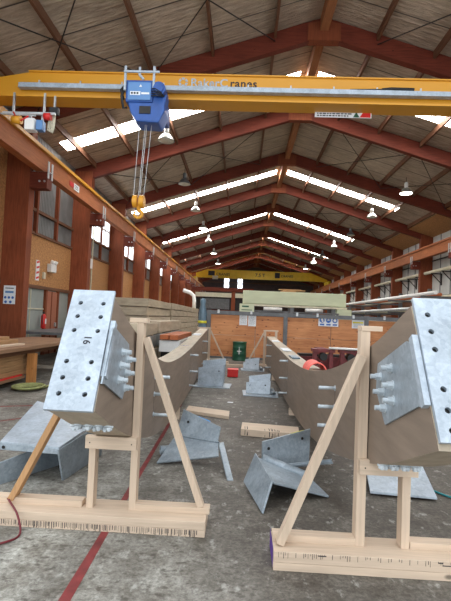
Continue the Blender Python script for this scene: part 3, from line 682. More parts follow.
def curved_beam(side, ys, xin, bot, top, label, tagtxt):
    """side -1 = left; xin(y) inner face x; outline in (y,z)"""
    s = side
    t = thing('curved_glulam_beam', (xin(6)+s*BW/2, 6, 0), label, 'timber beam', None)
    B, T = catmull(bot, 90), catmull(top, 90)
    # side faces as sheets (two materials: sides darker sealed, top edge paler)
    m = MB(); vi, vo, ti, to = [], [], [], []
    for (yb, zb), (yt, zt) in zip(B, T):
        LN = .055 if s < 0 else .015
        def X(y, z): return xin(y) + s*LN*max(0, z-1.05)*max(0, min(1, (4.5-y)/1.2))
        vi.append(m.bm.verts.new((X(yb, zb), yb, zb))); vo.append(m.bm.verts.new((X(yb, zb)+s*BW, yb, zb)))
        ti.append(m.bm.verts.new((X(yt, zt), yt, zt))); to.append(m.bm.verts.new((X(yt, zt)+s*BW, yt, zt)))
    N = len(B)
    for i in range(N-1):
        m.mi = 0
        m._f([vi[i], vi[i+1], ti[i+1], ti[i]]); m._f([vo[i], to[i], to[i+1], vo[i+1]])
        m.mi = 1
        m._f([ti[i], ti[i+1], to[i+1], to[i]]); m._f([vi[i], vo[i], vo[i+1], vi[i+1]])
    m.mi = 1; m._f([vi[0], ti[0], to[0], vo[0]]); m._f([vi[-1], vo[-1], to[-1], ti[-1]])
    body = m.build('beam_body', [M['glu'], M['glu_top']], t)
    # end plate with real bolt holes
    yb, zb = bot[0]; yt, zt = top[0]
    Lp = math.dist((yb, zb), (yt, zt)); u = V((s*(.055 if s < 0 else .015), (yt-yb)/Lp, (zt-zb)/Lp)); nrm = V((0, -u.z, u.y)).normalized()   # towards the camera & up
    base = V((xin(yb), yb, zb)); ext0, ext1 = (-.01 if s < 0 else .03), .035
    th = .022; gap = .004
    pm_ = MB(); o0 = base + nrm*gap
    xa, xb = -.005*s*-1, s*(BW+.0)
    q = [o0+V((s*.004,0,0))+u*ext0, o0+V((s*(BW+.006),0,0))+u*ext0, o0+V((s*(BW+.006),0,0))+u*(Lp+ext1), o0+V((s*.004,0,0))+u*(Lp+ext1)]
    pm_.prism(q, nrm*th); plate = pm_.build('end_plate', M['galv_b'], t)
    cut = MB()
    holes = []
    for a in (.09, .222, .355, .63, .765, .89):
        for w in (.24, .78):
            c = o0 + V((s*BW*w, 0, 0)) + u*(Lp*(1-a)*1.0); holes.append(c)
            cut.tube([c-nrm*.02, c+nrm*.05], .015, 16)
    co = cut.build('cutter', M['dark'])
    bm_ = plate.modifiers.new('h', 'BOOLEAN'); bm_.object = co; bm_.operation = 'DIFFERENCE'; bm_.solver = 'EXACT'
    bpy.context.view_layer.update(); dg = bpy.context.evaluated_depsgraph_get()
    me = bpy.data.meshes.new_from_object(plate.evaluated_get(dg)); plate.modifiers.clear(); plate.data = me
    bpy.data.objects.remove(co)
    bb = MB()
    for c in holes: bb.tube([c-nrm*.003, c+nrm*.002], .0148, 12)
    bb.build('bolt_recess', M['dark'], t)['label'] = 'dark recess behind the plate bolt holes'
    # handwriting on the plate
    if side < 0:
        text('16', .062, M['ink'], 'handwritten_number', plate, base+V((s*BW*.5,0,0))+u*(Lp*.60)+nrm*(gap+th+.001), (0, -u.y, -u.z), (1,0,0), .0008)
    # cheek plate on the inner side face (steel gusset let into the beam)
    c0 = base; along = V((0, u.z, -u.y))      # into the beam, down-away
    def P(a, b_, off): return base + u*(Lp*a) + along*b_ + V((-s*off, 0, 0))
    poly = [P(.25, .0, .001), P(.73, .0, .001), P(.73, .06, .001), P(.70, .52, .001) if False else P(.66, .44, .001), P(.26, .42, .001), P(.235, .10, .001)]
    poly = [P(.21, -.0, .001), P(.74, -.0, .001), P(.76, .07, .001), P(.60, .40, .001), P(.22, .40, .001), P(.17, .06, .001)]
    if True:
        f = [P(.24,.0,0), P(.70,.0,0), P(.72,.10,0), P(.80,.46,0), P(.45,.50,0), P(.21,.10,0)]
    # taken from the photographed outline: five-sided plate pointing down the beam
    Yf = [(.22,-.01), (.235,.085)]
    cheek = MB().prism(CHEEK(side, P), V((-s*.010, 0, 0))).build('cheek_plate', M['galv'], t)
    ribp = [P(.27, -.012, .0), P(.76, -.012, .0), P(.76, .035, .0), P(.27, .035, .0)]
    MB().prism(ribp, V((-s*.03, 0, 0))).build('cheek_flange', M['galv_b'], cheek)
    # six bolts: washer, nut and long threaded end, in two columns of three
    for (by, bz_) in BOLTS[side]:
        x = xin(by)-s*.010; b = MB()
        b.tube([(x, by, bz_), (x-s*.005, by, bz_)], .030, 16)
        b.tube([(x-s*.005, by, bz_), (x-s*.032, by, bz_)], .023, 6)
        b.tube([(x-s*.032, by, bz_), (x-s*.062, by, bz_)], .015, 12)
        b.build('bolt', M['galv_w'], cheek)
    # galvanised rods sticking out of the inner face, three to a row
    seams = MB()
    for yr, zs in ys:
        for z in zs:
            x = xin(yr); b = MB().tube([(x+s*.01, yr, z), (x-s*.15, yr, z)], .0165, 12).tube([(x, yr, z), (x-s*.006, yr, z)], .026, 14)
            b.build('steel_rod', M['galv_w'], t, 0, True)
        x = xin(yr); seams.b2((x-s*.0008, yr+.004, min(zs)-.02), (x, yr+.009, max(zs)-.0))
    seams.build('pencil_marks', M['ink'], t)
    # hex nuts under the near soffit, above the trestle seat
    for k in range(8):
        yn = (2.80 if s < 0 else 2.80) + (.03 if k % 2 else 0)
        q0 = max(q_ for q_ in range(N-1) if B[q_][0] <= yn); w_ = (yn-B[q0][0])/(B[q0+1][0]-B[q0][0]); zz = B[q0][1]*(1-w_)+B[q0+1][1]*w_
        nx = xin(yn) + s*(.022+.235*k/7)
        MB().tube([(nx, yn, zz+.002), (nx, yn-.004, zz-.008)], .026, 14).tube([(nx, yn-.004, zz-.008), (nx, yn-.008, zz-.024)], .021, 6).tube([(nx, yn-.008, zz-.024), (nx, yn-.010, zz-.032)], .011, 10).build('nut', M['galv_w'], t)
    return t, B, T
BOLTS = {-1: [(2.91,1.345),(3.07,1.28),(2.88,1.26),(3.04,1.19),(2.84,1.17),(3.03,1.09)], 1: [(2.48,1.36),(2.66,1.29),(2.45,1.27),(2.60,1.21),(2.43,1.19),(2.56,1.125)]}
def CHEEK(side, P):
    if side < 0:
        x = xl; L_ = [(2.47,1.20),(2.64,1.50),(2.69,1.515),(3.10,1.385),(3.17,1.20),(2.98,1.02),(2.53,1.19)]
    else:
        x = xr; L_ = [(2.06,1.23),(2.22,1.51),(2.27,1.52),(2.72,1.36),(2.74,1.20),(2.56,1.03),(2.10,1.225)]
    s = side
    if s > 0: L_ = [(a*1.04, 1.6+(b-1.6)*1.04) for a, b in L_]
    return [(x(a)-s*.0005+s*.055*max(0, b-1.05)*0, a, b) for a, b in L_]
xl = lambda y: -(.71+.027*y)
xr = lambda y: .885
botL = [(2.39,1.06),(2.95,.82),(3.45,.64),(3.95,.50),(4.45,.39),(5.3,.27),(6.3,.205),(7.7,.16),(10,.13),(12.5,.13),(15.1,.14)]
topL = [(2.83,1.70),(3.15,1.565),(3.5,1.44),(4.12,1.245),(4.98,1.075),(6.4,.985),(8.0,.985),(10.5,1.05),(13,1.13),(15.1,1.20)]
botR = [(1.90,1.08),(2.62,.79),(3.05,.665),(3.47,.56),(4.05,.44),(4.63,.345),(5.84,.233),(7.08,.19),(9.42,.20),(12.0,.20),(14.3,.20)]
topR = [(2.27,1.70),(2.81,1.49),(3.15,1.395),(3.57,1.285),(4.08,1.18),(4.93,1.06),(5.57,.995),(6.69,.95),(9.6,.975),(12.0,1.01),(14.3,1.06)]
SC = lambda p: (p[0]*1.04, 1.6+(p[1]-1.6)*1.04)
botR = [SC(p) for p in botR]; topR = [SC(p) for p in topR]
BOLTS[1] = [SC(p) for p in BOLTS[1]]
curved_beam(-1, [(4.35,(.99,.82,.62)), (8.45,(.86,.55,.28)), (12.3,(.92,.6,.3))], xl, botL, topL, 'curved grey-brown glulam beam in the left trestles, end plate marked 16', '1207')
curved_beam(1, [(4.08,(1.0,.83,.66)), (8.1,(.86,.55,.28)), (12.4,(.88,.58,.27))], xr, botR, topR, 'curved grey-brown glulam beam in the right trestles, cut by the right frame edge', '')
# markings and paper labels on the beams' top edges
tx = text('1207', .42, M['inkblue'], 'pen_marking', None, (-1.27, 8.55, 1.002), (1,.0,0), (0,1,.02), .001); tx.data.transform(Matrix.Identity(4))
par = [o for o in bpy.data.objects if o.name == 'curved_glulam_beam'][0]; par2 = [o for o in bpy.data.objects if o.name == 'curved_glulam_beam.001'][0]
def par_to(o, p): o.parent = p; o.matrix_parent_inverse = Matrix.Translation(-p.location)
tx.data.transform(Matrix.Translation((1.27,-8.55,0)) ); tx.data.transform(Matrix.Diagonal((.24, 1.6, 1, 1))); tx.data.transform(Matrix.Translation((-1.215,8.9,0.0))); par_to(tx, par)
o = MB().b2((-1.3, 11.9, 1.095), (-1.1, 12.6, 1.125)).build('paper_label', M['paper'], par)
for ya, yb, z in ((9.4, 10.2, .955), (12.4, 13.0, .992)): MB().b2((.92, ya, z-.004), (1.10, yb, z+.012)).build('paper_label', M['paper'], par2)
MB().b2((.94, 7.9, .925), (1.08, 8.5, .945)).build('green_marking', M['bluewrap'], par2)
# red sling looped over the right beam's top edge
m = MB(); arc = [(a, .985+.13*math.sin(a)) for a in [math.pi*q/12 for q in range(13)]]
pts = [V((1.02-.13*math.cos(a), 6.0, .93+.14*math.sin(a))) for a in [math.pi*q/14 for q in range(15)]]
m.prism([(p.x, 5.8, p.z) for p in pts] + [(1.02+(p.x-1.02)*.9, 5.8, .935+(p.z-.935)*.9) for p in pts[::-1]], (0, .45, 0))
tag(m.build('lifting_sling', M['coral'], None, 0), 'coral red lifting sling arched over the top of the right beam', 'sling')
# supports under the low parts of the beams
for x, y, z, w in ((xl(6.6)-.14, 6.9, .165, 'left beam, nearer'), (xl(11.5)-.14, 11.5, .12, 'left beam, farther'), (1.01, 7.6, .11, 'right beam, nearer'), (1.01, 11.8, .125, 'right beam, farther')):
    o = MB().b2((x-.13, y-.05, 0), (x+.13, y+.05, z)).build('support_block', M['pine_x']); tag(o, 'short pine block under the %s' % w, 'block', 'blocks under the beams')

# ------------------------------------------------------------------ timber trestles
def trestle(y, x_edge, s, label, ox=0, left_ext=None, far=False):
    """s=-1 left stand: post at x_in side; built in absolute coordinates"""
    t = thing('timber_trestle', (x_edge, y, 0), label, 'trestle')
    return t
# near left
def near_trestle(s, xin_, ypos, xa, xb, label, marks, d=.30):
    t = thing('timber_trestle', ((xa+xb)/2, ypos, 0), label, 'trestle', 'near trestles')
    yf = ypos-.13; hb = .055
    if s < 0: pieces = ((0, .052), (.054, .11))
    else: pieces = ((0, .05), (.052, .12))
    for i, (z0, z1) in enumerate(pieces):
        o = MB().b2((xa - (.0 if i else .0), yf, z0), (xb, yf+d, z1)).build('base_board', M['pine_x'], t, .003)
        if i == (0 if s < 0 else 1):
            mk = MB(); x = max(xa, xb-1.9) if s < 0 else xa+.03; end = xb-.06 if s < 0 else min(xb, xa+1.8)
            rnd = random.Random(5+int(s))
            while x < end:
                if s < 0: hh = rnd.uniform(.6, 1.0)*(z1-z0)
                else: hh = rnd.uniform(.2, .6)*(z1-z0)
                mk.b2((x, yf-.0012, z1-hh), (x+(rnd.choice((.002,.003,.005)) if s < 0 else rnd.choice((.002,.003))) , yf-.0002, z1-.002))
                if s > 0 and rnd.random() < .12: mk.b2((x, yf-.0012, z1-hh*.95), (x+rnd.uniform(.02,.07), yf-.0002, z1-hh*.95+.006))
                x += rnd.uniform(.006, .02) if s < 0 else rnd.choice((.012, .016, .05))
            k = mk.build('ink_marks', M['ink'], o); k['label'] = 'row of black upright stamp marks'; k['kind'] = 'stuff'
    zt = pieces[-1][1]; yr0, yr1 = ypos-.0, ypos+.09
    xp = xin_          # inner face of the beam; the post stands against it
    pw = .052 if s < 0 else .062
    p0_, p1_ = (xp+.004, xp+.004+pw) if s < 0 else (xp-.006-pw, xp-.006)
    rz = zt+.045
    lo = [(xa, p0_-.36), (p1_+.0, xb+.02)] if s < 0 else [(xa+.0, p0_), (p1_+.30, xb)]
    for a, b in lo: MB().b2((a, yr0, zt), (b, yr1, rz)).build('bottom_rail', M['pine_x'], t, .002)
    MB().b2((p0_, ypos, zt), (p1_, ypos+.09, 1.535 if s < 0 else 1.55)).build('post', M['pine_z'], t, .002)
    seat_top = (.665 if s < 0 else .70)
    if s < 0:
        lx0, lx1 = p0_-.325, p0_-.275; sx0, sx1 = -1.14, p1_-.005
    else:
        lx0, lx1 = 1.12, 1.175; sx0, sx1 = p0_+.005, 1.205
    MB().b2((lx0, ypos, zt), (lx1, ypos+.09, seat_top-.10)).build('leg', M['pine_z'], t, .002)
    MB().b2((sx0, ypos-.047, seat_top-.095), (sx1, ypos-.001, seat_top)).build('seat_rail', M['pine_x'], t, .002)
    MB().b2((sx0+.1, ypos, seat_top-.098), (sx1-.06, ypos+.045, seat_top-.05)).build('rear_seat_rail', M['pine_x'], t, .002)
    # screw heads on the seat rail
    m = MB()
    for x in (sx0+.035, sx1-.035): m.tube([(x, ypos-.049, seat_top-.05), (x, ypos-.0465, seat_top-.05)], .005, 8)
    m.build('screws', M['dark'], t)
    # top block
    if s < 0: MB().b2((p0_-.06, ypos-.005, 1.536), (p1_+.025, ypos+.095, 1.57)).build('top_block', M['pine_x'], t, .002)
    else: MB().b2((p0_, ypos-.005, 1.551), (p1_+.08, ypos+.095, 1.585)).build('top_block', M['pine_x'], t, .002)
    # braces
    if s < 0:
        MB().beam((p1_+.012, ypos+.045, 1.42), (xb-.05, ypos+.045, zt+.045), .07, .048, (1,0,0)).build('brace', M['pine_z'], t, .002)
        bo = MB().beam((-1.37, ypos+.03, .84), (-1.71, ypos+.03, zt+.03), .09, .045, (1,0,0)).build('brace', M['brown_z'], t, .002); bo['label'] = 'darker brown brace'
    else:
        MB().beam((p0_+.002, ypos-.03, 1.385), (xa+.045, ypos-.03, zt+.01), .075, .052, (1,0,0)).build('brace', M['pine_z'], t, .002)
        MB().beam((1.45, ypos+.03, .9), (1.85, ypos+.03, zt+.03), .09, .045, (1,0,0)).build('brace', M['pine_z'], t, .002)
    return t
tL = near_trestle(-1, xl(3.4), 3.38, -2.1, -.20, 'pine trestle holding the near end of the left curved beam', True)
tR = near_trestle(1, .886, 3.02, .27, 2.2, 'pine trestle holding the near end of the right curved beam', True, d=.27)
MB().b2((.268, 2.93, .0), (.2695, 3.20, .12)).build('purple_end_mark', simple('purple_paint', (.10,.03,.28), .6), tR)
# far trestles
def far_trestle(y, xi, s, label):
    t = thing('timber_trestle', (xi, y, 0), label, 'trestle', 'far trestles')
    MB().b2((min(xi-s*.75, xi+s*.5), y-.05, 0), (max(xi-s*.75, xi+s*.5), y+.1, .09)).build('base_board', M['pine_x'], t)
    for x in (xi-s*.05, xi+s*(BW+.06)): MB().b2((x-.04, y, .09), (x+.04, y+.07, 1.2)).build('post', M['pine_z'], t)
    MB().b2((min(xi-s*.1, xi+s*.4), y-.03, 1.2), (max(xi-s*.1, xi+s*.4), y+.09, 1.245)).build('top_block', M['pine_x'], t)
    MB().beam((xi-s*.08, y+.035, 1.15), (xi-s*.62, y+.035, .1), .07, .05, (1,0,0)).build('brace', M['pine_z'], t)
    return t
far_trestle(15.25, xl(15.2), -1, 'small pine trestle at the far end of the left curved beam')
far_trestle(15.0, .885, 1, 'small pine trestle at the far end of the right curved beam')

# ------------------------------------------------------------------ steel brackets on the floor
def plate_quad(m, q, th, flip=1):
    a, b, c = V(q[0]), V(q[1]), V(q[2]); n_ = (b-a).cross(c-a).normalized()*th*flip
    m.prism(q, n_)
def bracket(name, label, loc, plates, pipes=(), extra=None, hole=None, bright='galv'):
    t = thing(name, loc, label, 'steel bracket', 'galvanised brackets on the floor')
    for k, (nm, q, th) in enumerate(plates):
        m = MB(); plate_quad(m, q, th); m.build(nm, M['galv_b'] if bright == 'all' or (k == 0 and bright == 'galv_b') else M['galv'], t, .003)
    for p0_, p1_, r_ in pipes: MB().pipe(p0_, p1_, r_, .012).build('sleeve_pipe', M['galv'], t, 0, True)
    for c, nn in (hole or []):
        c = V(c); nn = V(nn).normalized(); MB().tube([c, c+nn*.003], .016, 12).build('bolt_hole', M['dark'], t)
    return t
# A: near-left bracket with blue marking
A1 = [(-.70,5.22,.20), (-.20,5.02,.20), (-.177,5.0925,.345), (-.642,5.36,.47)]
bA = bracket('steel_bracket', 'galvanised angled bracket with blue mark on the floor beside the left trestle', (-.45,4.95,0),
  [('upper_plate', A1, .018),
   ('lower_plate', [(-.84,4.76,.005), (-.18,4.78,.103), (-.20,5.03,.195), (-.70,5.22,.20)], .018),
   ('side_plate', [(-.20,5.02,.19), (-.14,5.06,.19), (-.01,4.40,.005), (-.07,4.40,.005)], .02),
   ('ridge_plate', [(-.72,5.22,.195), (-.18,5.02,.195), (-.19,4.98,.215), (-.73,5.18,.215)], .012)],
  [((-.86,5.06,.06), (-.68,5.13,.06), .05)], hole=[((-.57,5.205,.36), (-.3,-1,.2)), ((-.28,5.09,.27), (-.3,-1,.2)), ((-.30,4.93,.152), (.1,-.38,1))])
m = MB(); plate_quad(m, [(-.47,5.255,.428), (-.31,5.185,.39), (-.31,5.165,.375), (-.47,5.235,.413)], .022); m.build('blue_mark', simple('blue_marker', (.01,.25,.62), .5), bA)
# B: near-right bracket with yellow marking
bB = bracket('steel_bracket', 'galvanised folded bracket with yellow mark on the floor beside the right trestle', (.5,4.5,0),
  [('rear_plate', [(.27,4.58,.02), (.80,4.95,.02), (.81,4.98,.41), (.265,4.60,.345)], .018),
   ('front_plate', [(.10,4.27,.04), (.25,3.70,.0), (.335,3.88,.20), (.21,4.45,.26)], .02),
   ('base_plate', [(.335,3.88,.18), (.86,4.10,.005), (.72,4.55,.04), (.22,4.48,.20)], .018),
   ('centre_fin', [(.40,4.50,.115), (1.02,4.72,.13), (1.0,4.70,.165), (.42,4.47,.15)], .02),
   ('top_lip', [(.42,4.50,.15), (1.02,4.74,.165), (1.0,4.69,.17), (.40,4.45,.155)], .006)],
  [((.27,4.50,.20), (.72,4.45,.06), .05)], hole=[((.34,4.62,.27), (.5,-1,0)), ((.72,4.89,.32), (.5,-1,0)), ((.30,4.46,.19), (0,-.3,1))])
m = MB(); plate_quad(m, [(.60,4.825,.388), (.74,4.92,.404), (.74,4.915,.388), (.60,4.82,.372)], .024); m.build('yellow_mark', M['ytape'], bB)
# C, D, E: the three far ones: flat base plate with leaning plates
def far_bracket(x, y, w, h, lean, label, s=1, bright='galv_b', two=False, dh=.1):
    base = [(x-w/2,y-.3,.0),(x+w/2,y-.35,.0),(x+w/2+.04,y+.35,.0),(x-w/2-.02,y+.32,.0)]
    pl = [('leaning_plate', [(x-w/2+.06,y-.12,.03),(x+w/2-.16,y-.18,.03),(x+w/2-.16,y-.18+lean,h),(x-w/2+.06,y-.12+lean,h-dh)], .018), ('base_plate', base, .02)]
    if two: pl += [('rear_plate', [(x-w/2+.14,y+.30,.03),(x+w/2-.14,y+.26,.03),(x+w/2-.12,y+.26+lean,h+.10),(x-w/2+.12,y+.32+lean,h+.02)], .018)]
    pl += [('rib', [(x+w/2-.17,y-.18,.02),(x+w/2-.17,y+.3,.02),(x+w/2-.16,y+.3,h-.04),(x+w/2-.16,y-.18+lean,h)], .016)]
    return bracket('steel_bracket', label, (x,y,0), pl, [((x+w/2-.09,y-.34,.075),(x+w/2-.09,y+.2,.075),.045)] if s > 0 else [], hole=[((x-w/2+.14,y-.13+lean*.6,h*.62),(0,-1,.2)),((x+w/2-.26,y-.19+lean*.7,h*.7),(0,-1,.2))], bright='all')
far_bracket(-.60, 10.35, .80, .52, .06, 'bright galvanised bracket with two upright plates beside the left beam, near the red box', -1, 'galv_b', True)
far_bracket(.47, 9.5, .72, .30, .12, 'galvanised bracket lying low in the aisle beside the right beam', 1, 'galv', True, .06)
far_bracket(.42, 13.9, .70, .26, .14, 'small galvanised bracket farthest down the aisle in front of the drum', 1, 'galv', True, .04)
# F: big folded bracket at the left edge
bF = bracket('steel_bracket', 'large galvanised folded bracket on the floor at the left, below the left end plate', (-2.1,4.6,0),
  [('top_plate', [(-2.22,4.12,.33), (-1.62,4.04,.33), (-1.52,4.95,.39), (-2.45,5.35,.47)], .02),
   ('side_plate', [(-1.635,4.02,.33), (-1.63,4.16,.005), (-1.52,4.95,.005), (-1.52,4.95,.37)], .02),
   ('front_flange', [(-2.26,4.13,.335), (-1.62,4.03,.335), (-1.62,4.03,.285), (-2.26,4.13,.27)], .02),
   ('inner_plate', [(-2.15,3.98,.0), (-1.75,4.75,.0), (-1.75,4.75,.28), (-2.15,3.98,.20)], .018)],
  hole=[((-2.19,5.0,.437), (0,-.1,1)), ((-1.80,4.85,.402), (0,-.1,1)), ((-2.18,4.11,.30), (0,-1,0))], bright='galv_b')
# G: flat pale plate under the right beam
tG = thing('steel_plate', (1.7,4.5,0), 'flat bright galvanised plate on the floor below the right beam', 'steel plate')
m = MB(); m.prism([(1.27,4.22,.02), (1.86,4.16,.02), (1.98,4.86,.14), (1.38,4.86,.14)], (0,.004,.02)); m.build('plate', M['galv_b'], tG, .003)
m = MB().b2((1.4,4.75,0), (1.9,4.8,.115)); m.build('stiffener', M['galv'], tG)
m = MB()
for q in range(9): m.b2((1.62+q*.03, 4.76, .150), (1.635+q*.03, 4.80, .158))
m.build('written_marks', M['ink'], tG)

# ------------------------------------------------------------------ small floor things
o = MB().prism([(-.85,7.33,0),(-.13,7.02,0),(-.13,7.42,0),(-.85,7.70,0)], (0,0,.05)).build('pine_plank', M['pine_x'], None, .004); tag(o, 'pine plank flat on the floor behind the blue-marked bracket', 'plank')
t = thing('pine_plank', (.5,6.3,0), 'pine plank with black stamp marks on the floor behind the yellow-marked bracket', 'plank')
MB().prism([(.06,6.10,0),(.84,5.98,0),(.88,6.38,0),(.08,6.50,0)], (0,0,.09)).build('board', M['pine_x'], t, .004)
m = MB(); rnd = random.Random(3)
for q in range(18):
    x = rnd.choice((.10, .14, .40, .44, .48, .52, .56))+rnd.uniform(-.02,.02); yy = 6.10-(x-.06)*.154
    m.b2((x, yy-.002, .01), (x+.006, yy+.0, rnd.uniform(.03,.085))); m.b2((x, yy+.02, .09), (x+.006, yy+rnd.uniform(.08,.2), .091))
m.build('ink_marks', M['ink'], t)['kind'] = 'stuff'
o = MB().b2((-.42,14.45,0),(.20,14.56,.09)).build('pine_plank', M['pine_x'], None, .003); tag(o, 'short pine plank across the far aisle between the two far trestles', 'plank')
t = thing('red_box', (-.17,12.1,0), 'small bright red box on the aisle floor behind the left brackets', 'box')
MB().b2((-.31,12.0,0),(-.02,12.35,.20)).build('body', M['red'], t, .02); MB().b2((-.315,11.995,.17),(-.015,12.355,.21)).build('lid', M['red'], t, .008)
t = thing('oil_drum', (-.01,16.9,0), 'dark green steel drum with white mark in front of the plywood fence', 'drum')
MB().lathe([(.26,0),(.272,.02),(.272,.03),(.262,.05),(.262,.24),(.275,.26),(.262,.28),(.262,.46),(.275,.48),(.262,.50),(.262,.67),(.272,.69),(.272,.71),(.25,.70),(.25,.69)], (-.01,16.9,0), 28).build('body', M['green'], t, 0, True)
m = MB().tube([(.08,16.75,.69),(.08,16.75,.705)], .03, 12); m.build('bung', M['zinc'], t)
MB().b2((-.035,16.632,.24),(-.005,16.64,.50)).b2((-.10,16.634,.35),(.06,16.642,.38)).build('white_marking', M['white'], t)
o = MB().prism([(-.20,8.4,0),(-.10,8.38,0),(-.08,8.46,0),(-.18,8.47,0)], (0,0,.004)).build('paper_scrap', M['paper']); tag(o, 'white paper scrap on the aisle floor beside the nearer low bracket', 'scrap')
# painted red lines
o = MB().prism([(-.93,1.2,.0),(-.845,1.2,0),(-.90,3.2,0),(-.95,5.3,0),(-1.0,8.0,0),(-1.05,8.0,0),(-.995,5.3,0),(-.955,3.2,0)], (0,0,.002)).build('floor_marking', M['rpaint']); tag(o, 'worn red painted line running along the floor under the left trestle', 'floor line')
o = MB().prism([(-5.0,6.6,0),(-3.6,7.2,0),(-2.9,7.5,0),(-2.9,7.56,0),(-3.6,7.26,0),(-5.0,6.66,0)], (0,0,.002)).build('floor_marking', M['rpaint']); tag(o, 'thin red painted line on the left floor, farther one, near the bench', 'floor line')
o = MB().prism([(-4.0,5.45,0),(-3.16,6.4,0),(-2.4,7.2,0),(-2.4,7.26,0),(-3.16,6.46,0),(-4.0,5.51,0)], (0,0,.002)).build('floor_marking', M['rpaint']); tag(o, 'thin red painted line on the left floor, nearer one, by the large folded bracket', 'floor line')
# dirt pile / chips omitted; cables
cb = [(-2.35,3.9,.012),(-2.0,3.62,.012),(-1.80,3.45,.13),(-1.66,3.30,.135),(-1.56,3.2,.10),(-1.50,3.12,.012),(-1.55,3.0,.012),(-1.72,2.9,.012),(-2.0,2.82,.012)]
def smooth_path(p, n=6):
    o = []
    for i in range(len(p)-1):
        a, b, c, d = V(p[max(i-1,0)]), V(p[i]), V(p[i+1]), V(p[min(i+2,len(p)-1)])
        for k in range(n):
            t = k/n; o.append(.5*((2*b)+(c-a)*t+(2*a-5*b+4*c-d)*t*t+(3*b-a-3*c+d)*t**3))
    o.append(V(p[-1])); return o
o = MB().tube(smooth_path(cb), .008, 8).build('power_cable', simple('dark_red_cable', (.14,.012,.02), .5), None, 0, True); tag(o, 'dark red cable looping over the left end of the left trestle', 'cable')
o = MB().tube(smooth_path([(2.05,4.9,.012),(1.9,4.62,.012),(1.93,4.4,.012),(2.2,4.1,.012),(2.7,3.9,.012)]), .010, 8).build('power_cable', M['teal'], None, 0, True); tag(o, 'teal cable on the floor at the right edge behind the right beam end', 'cable')
o = MB().tube([(1.55,3.5,.62),(1.75,3.9,.35),(2.2,4.3,.10)], .018, 8).build('steel_offcut', M['galv']); bpy.data.objects.remove(o)

# ------------------------------------------------------------------ red machinery behind the right beam
for i, x in enumerate((2.3, 3.15)):
    t = thing('machine_stand', (x, 14, 0), 'dull red steel stand behind the right beam, %s one' % ('left' if i == 0 else 'right'), 'stand', 'red steel stands')
    MB().b2((x,13.9,0),(x+.12,14.05,.66)).build('leg', M['mred'], t); MB().b2((x+.5,13.9,0),(x+.62,14.05,.66)).build('leg', M['mred'], t)
    MB().b2((x-.03,13.8,.66),(x+.66,14.2,.76)).build('top_beam', M['mred'], t); MB().beam((x+.05,13.95,.08),(x+.55,13.95,.62),.06,.06).build('brace', M['mred'], t)
    MB().tube([(x+.31,13.8,.52),(x+.31,14.1,.52)],.12,16).build('roller', M['dark'], t)
o = MB().tube([(2.75,13.75,.80),(4.3,13.6,.80)],.035,12).build('white_rail', M['white'],None,0,True); tag(o, 'white tube lying on the red stands behind the right beam', 'tube')
t = thing('machine_bed', (3.3, 15.2, 0), 'dark red machine bed in front of the plywood fence on the right', 'machine')
MB().b2((2.0,15,0.0),(5.6,15.6,.42)).build('bed', M['mred'], t); MB().b2((2.0,15.1,.42),(5.6,15.5,.5)).build('bed_rail', M['dark'], t)
for x in (2.6,3.7,4.8): MB().b2((x,15.0,.5),(x+.3,15.5,.72)).build('clamp', M['mred'], t)

# ------------------------------------------------------------------ workbench on the left
wb = thing('workbench', (-5.1, 9.2, 0), 'long old plank workbench with orange legs along the left wall', 'workbench')
MB().b2((-5.9,6.0,.76),(-4.36,12.3,.84)).build('top', M['plank'], wb, .01)
MB().b2((-5.8,6.1,.66),(-4.5,12.2,.755)).build('frame', M['purlin'], wb)
for x in (-4.47,-5.75):
    for y in (6.5,9.4,12.0): MB().b2((x-.075,y-.08,0),(x+.075,y+.08,.66)).build('leg', M['bench'], wb)
MB().b2((-5.8,6.1,.14),(-4.57,9.3,.20)).build('lower_shelf', M['plank'], wb)
for x, w in ((-4.8,'front'),(-5.2,'middle'),(-5.6,'rear')):
    for z, h_, v in ((.20,.13,'lowest'),(.335,.10,'second'),(.44,.10,'third'),(.545,.09,'uppermost')):
        o = MB().b2((x-.17,6.3+(.2*(z>.3)),z),(x+.17,10.0-z*.5,z+h_)).build('stacked_timber', M['lumber'], None, .004); tag(o, 'brown timber under the workbench, %s of the %s pile' % (v, w), 'timber', 'timbers under the bench')
o = MB().b2((-4.60,6.3,.20),(-4.57,9.2,.235)).build('red_edged_board', M['red'], None); tag(o, 'thin red edging strip along the shelf under the workbench', 'strip')
for i, (x0,x1,y0_,y1_,z0,z1,lb_) in enumerate([(-5.2,-4.9,7.0,9.6,.84,.93,'right lower'),(-5.55,-5.25,7.0,9.8,.84,.93,'left lower'),(-5.3,-5.0,7.2,9.4,.93,1.0,'upper')]):
    o = MB().b2((x0,y0_,z0),(x1,y1_,z1)).build('timber_board', M['lumber'],None,.004); tag(o, 'brown board stacked on the workbench, %s one' % lb_, 'board', 'boards on the bench')
o = MB().b2((-4.75,7.6,.84),(-4.6,9.3,.875)).build('pale_plank', M['pine_y'],None,.003); tag(o, 'pale pine plank on the front edge of the workbench', 'plank')
m = MB().prism([(-5.6,8.6,.84),(-5.1,8.6,.84),(-5.35,8.6,1.35),(-5.6,8.6,1.6)], (0,.03,0)); o = m.build('plywood_offcut', M['osb']); tag(o, 'tan plywood triangle standing on the workbench at the left edge', 'offcut')
o = MB().b2((-6.9,13.1,.86),(-5.2,17.2,.94)).build('side_bench_top', M['steel']); t = thing('side_bench', (-6,15,0), 'grey-topped bench beyond the workbench in front of the left wall', 'bench'); o.parent = t; o.matrix_parent_inverse = Matrix.Translation(-t.location)
for x in (-5.3,-6.75):
    for y in (13.3,17.0): MB().b2((x-.06,y-.06,0),(x+.06,y+.06,.86)).build('leg', M['bench'], t)
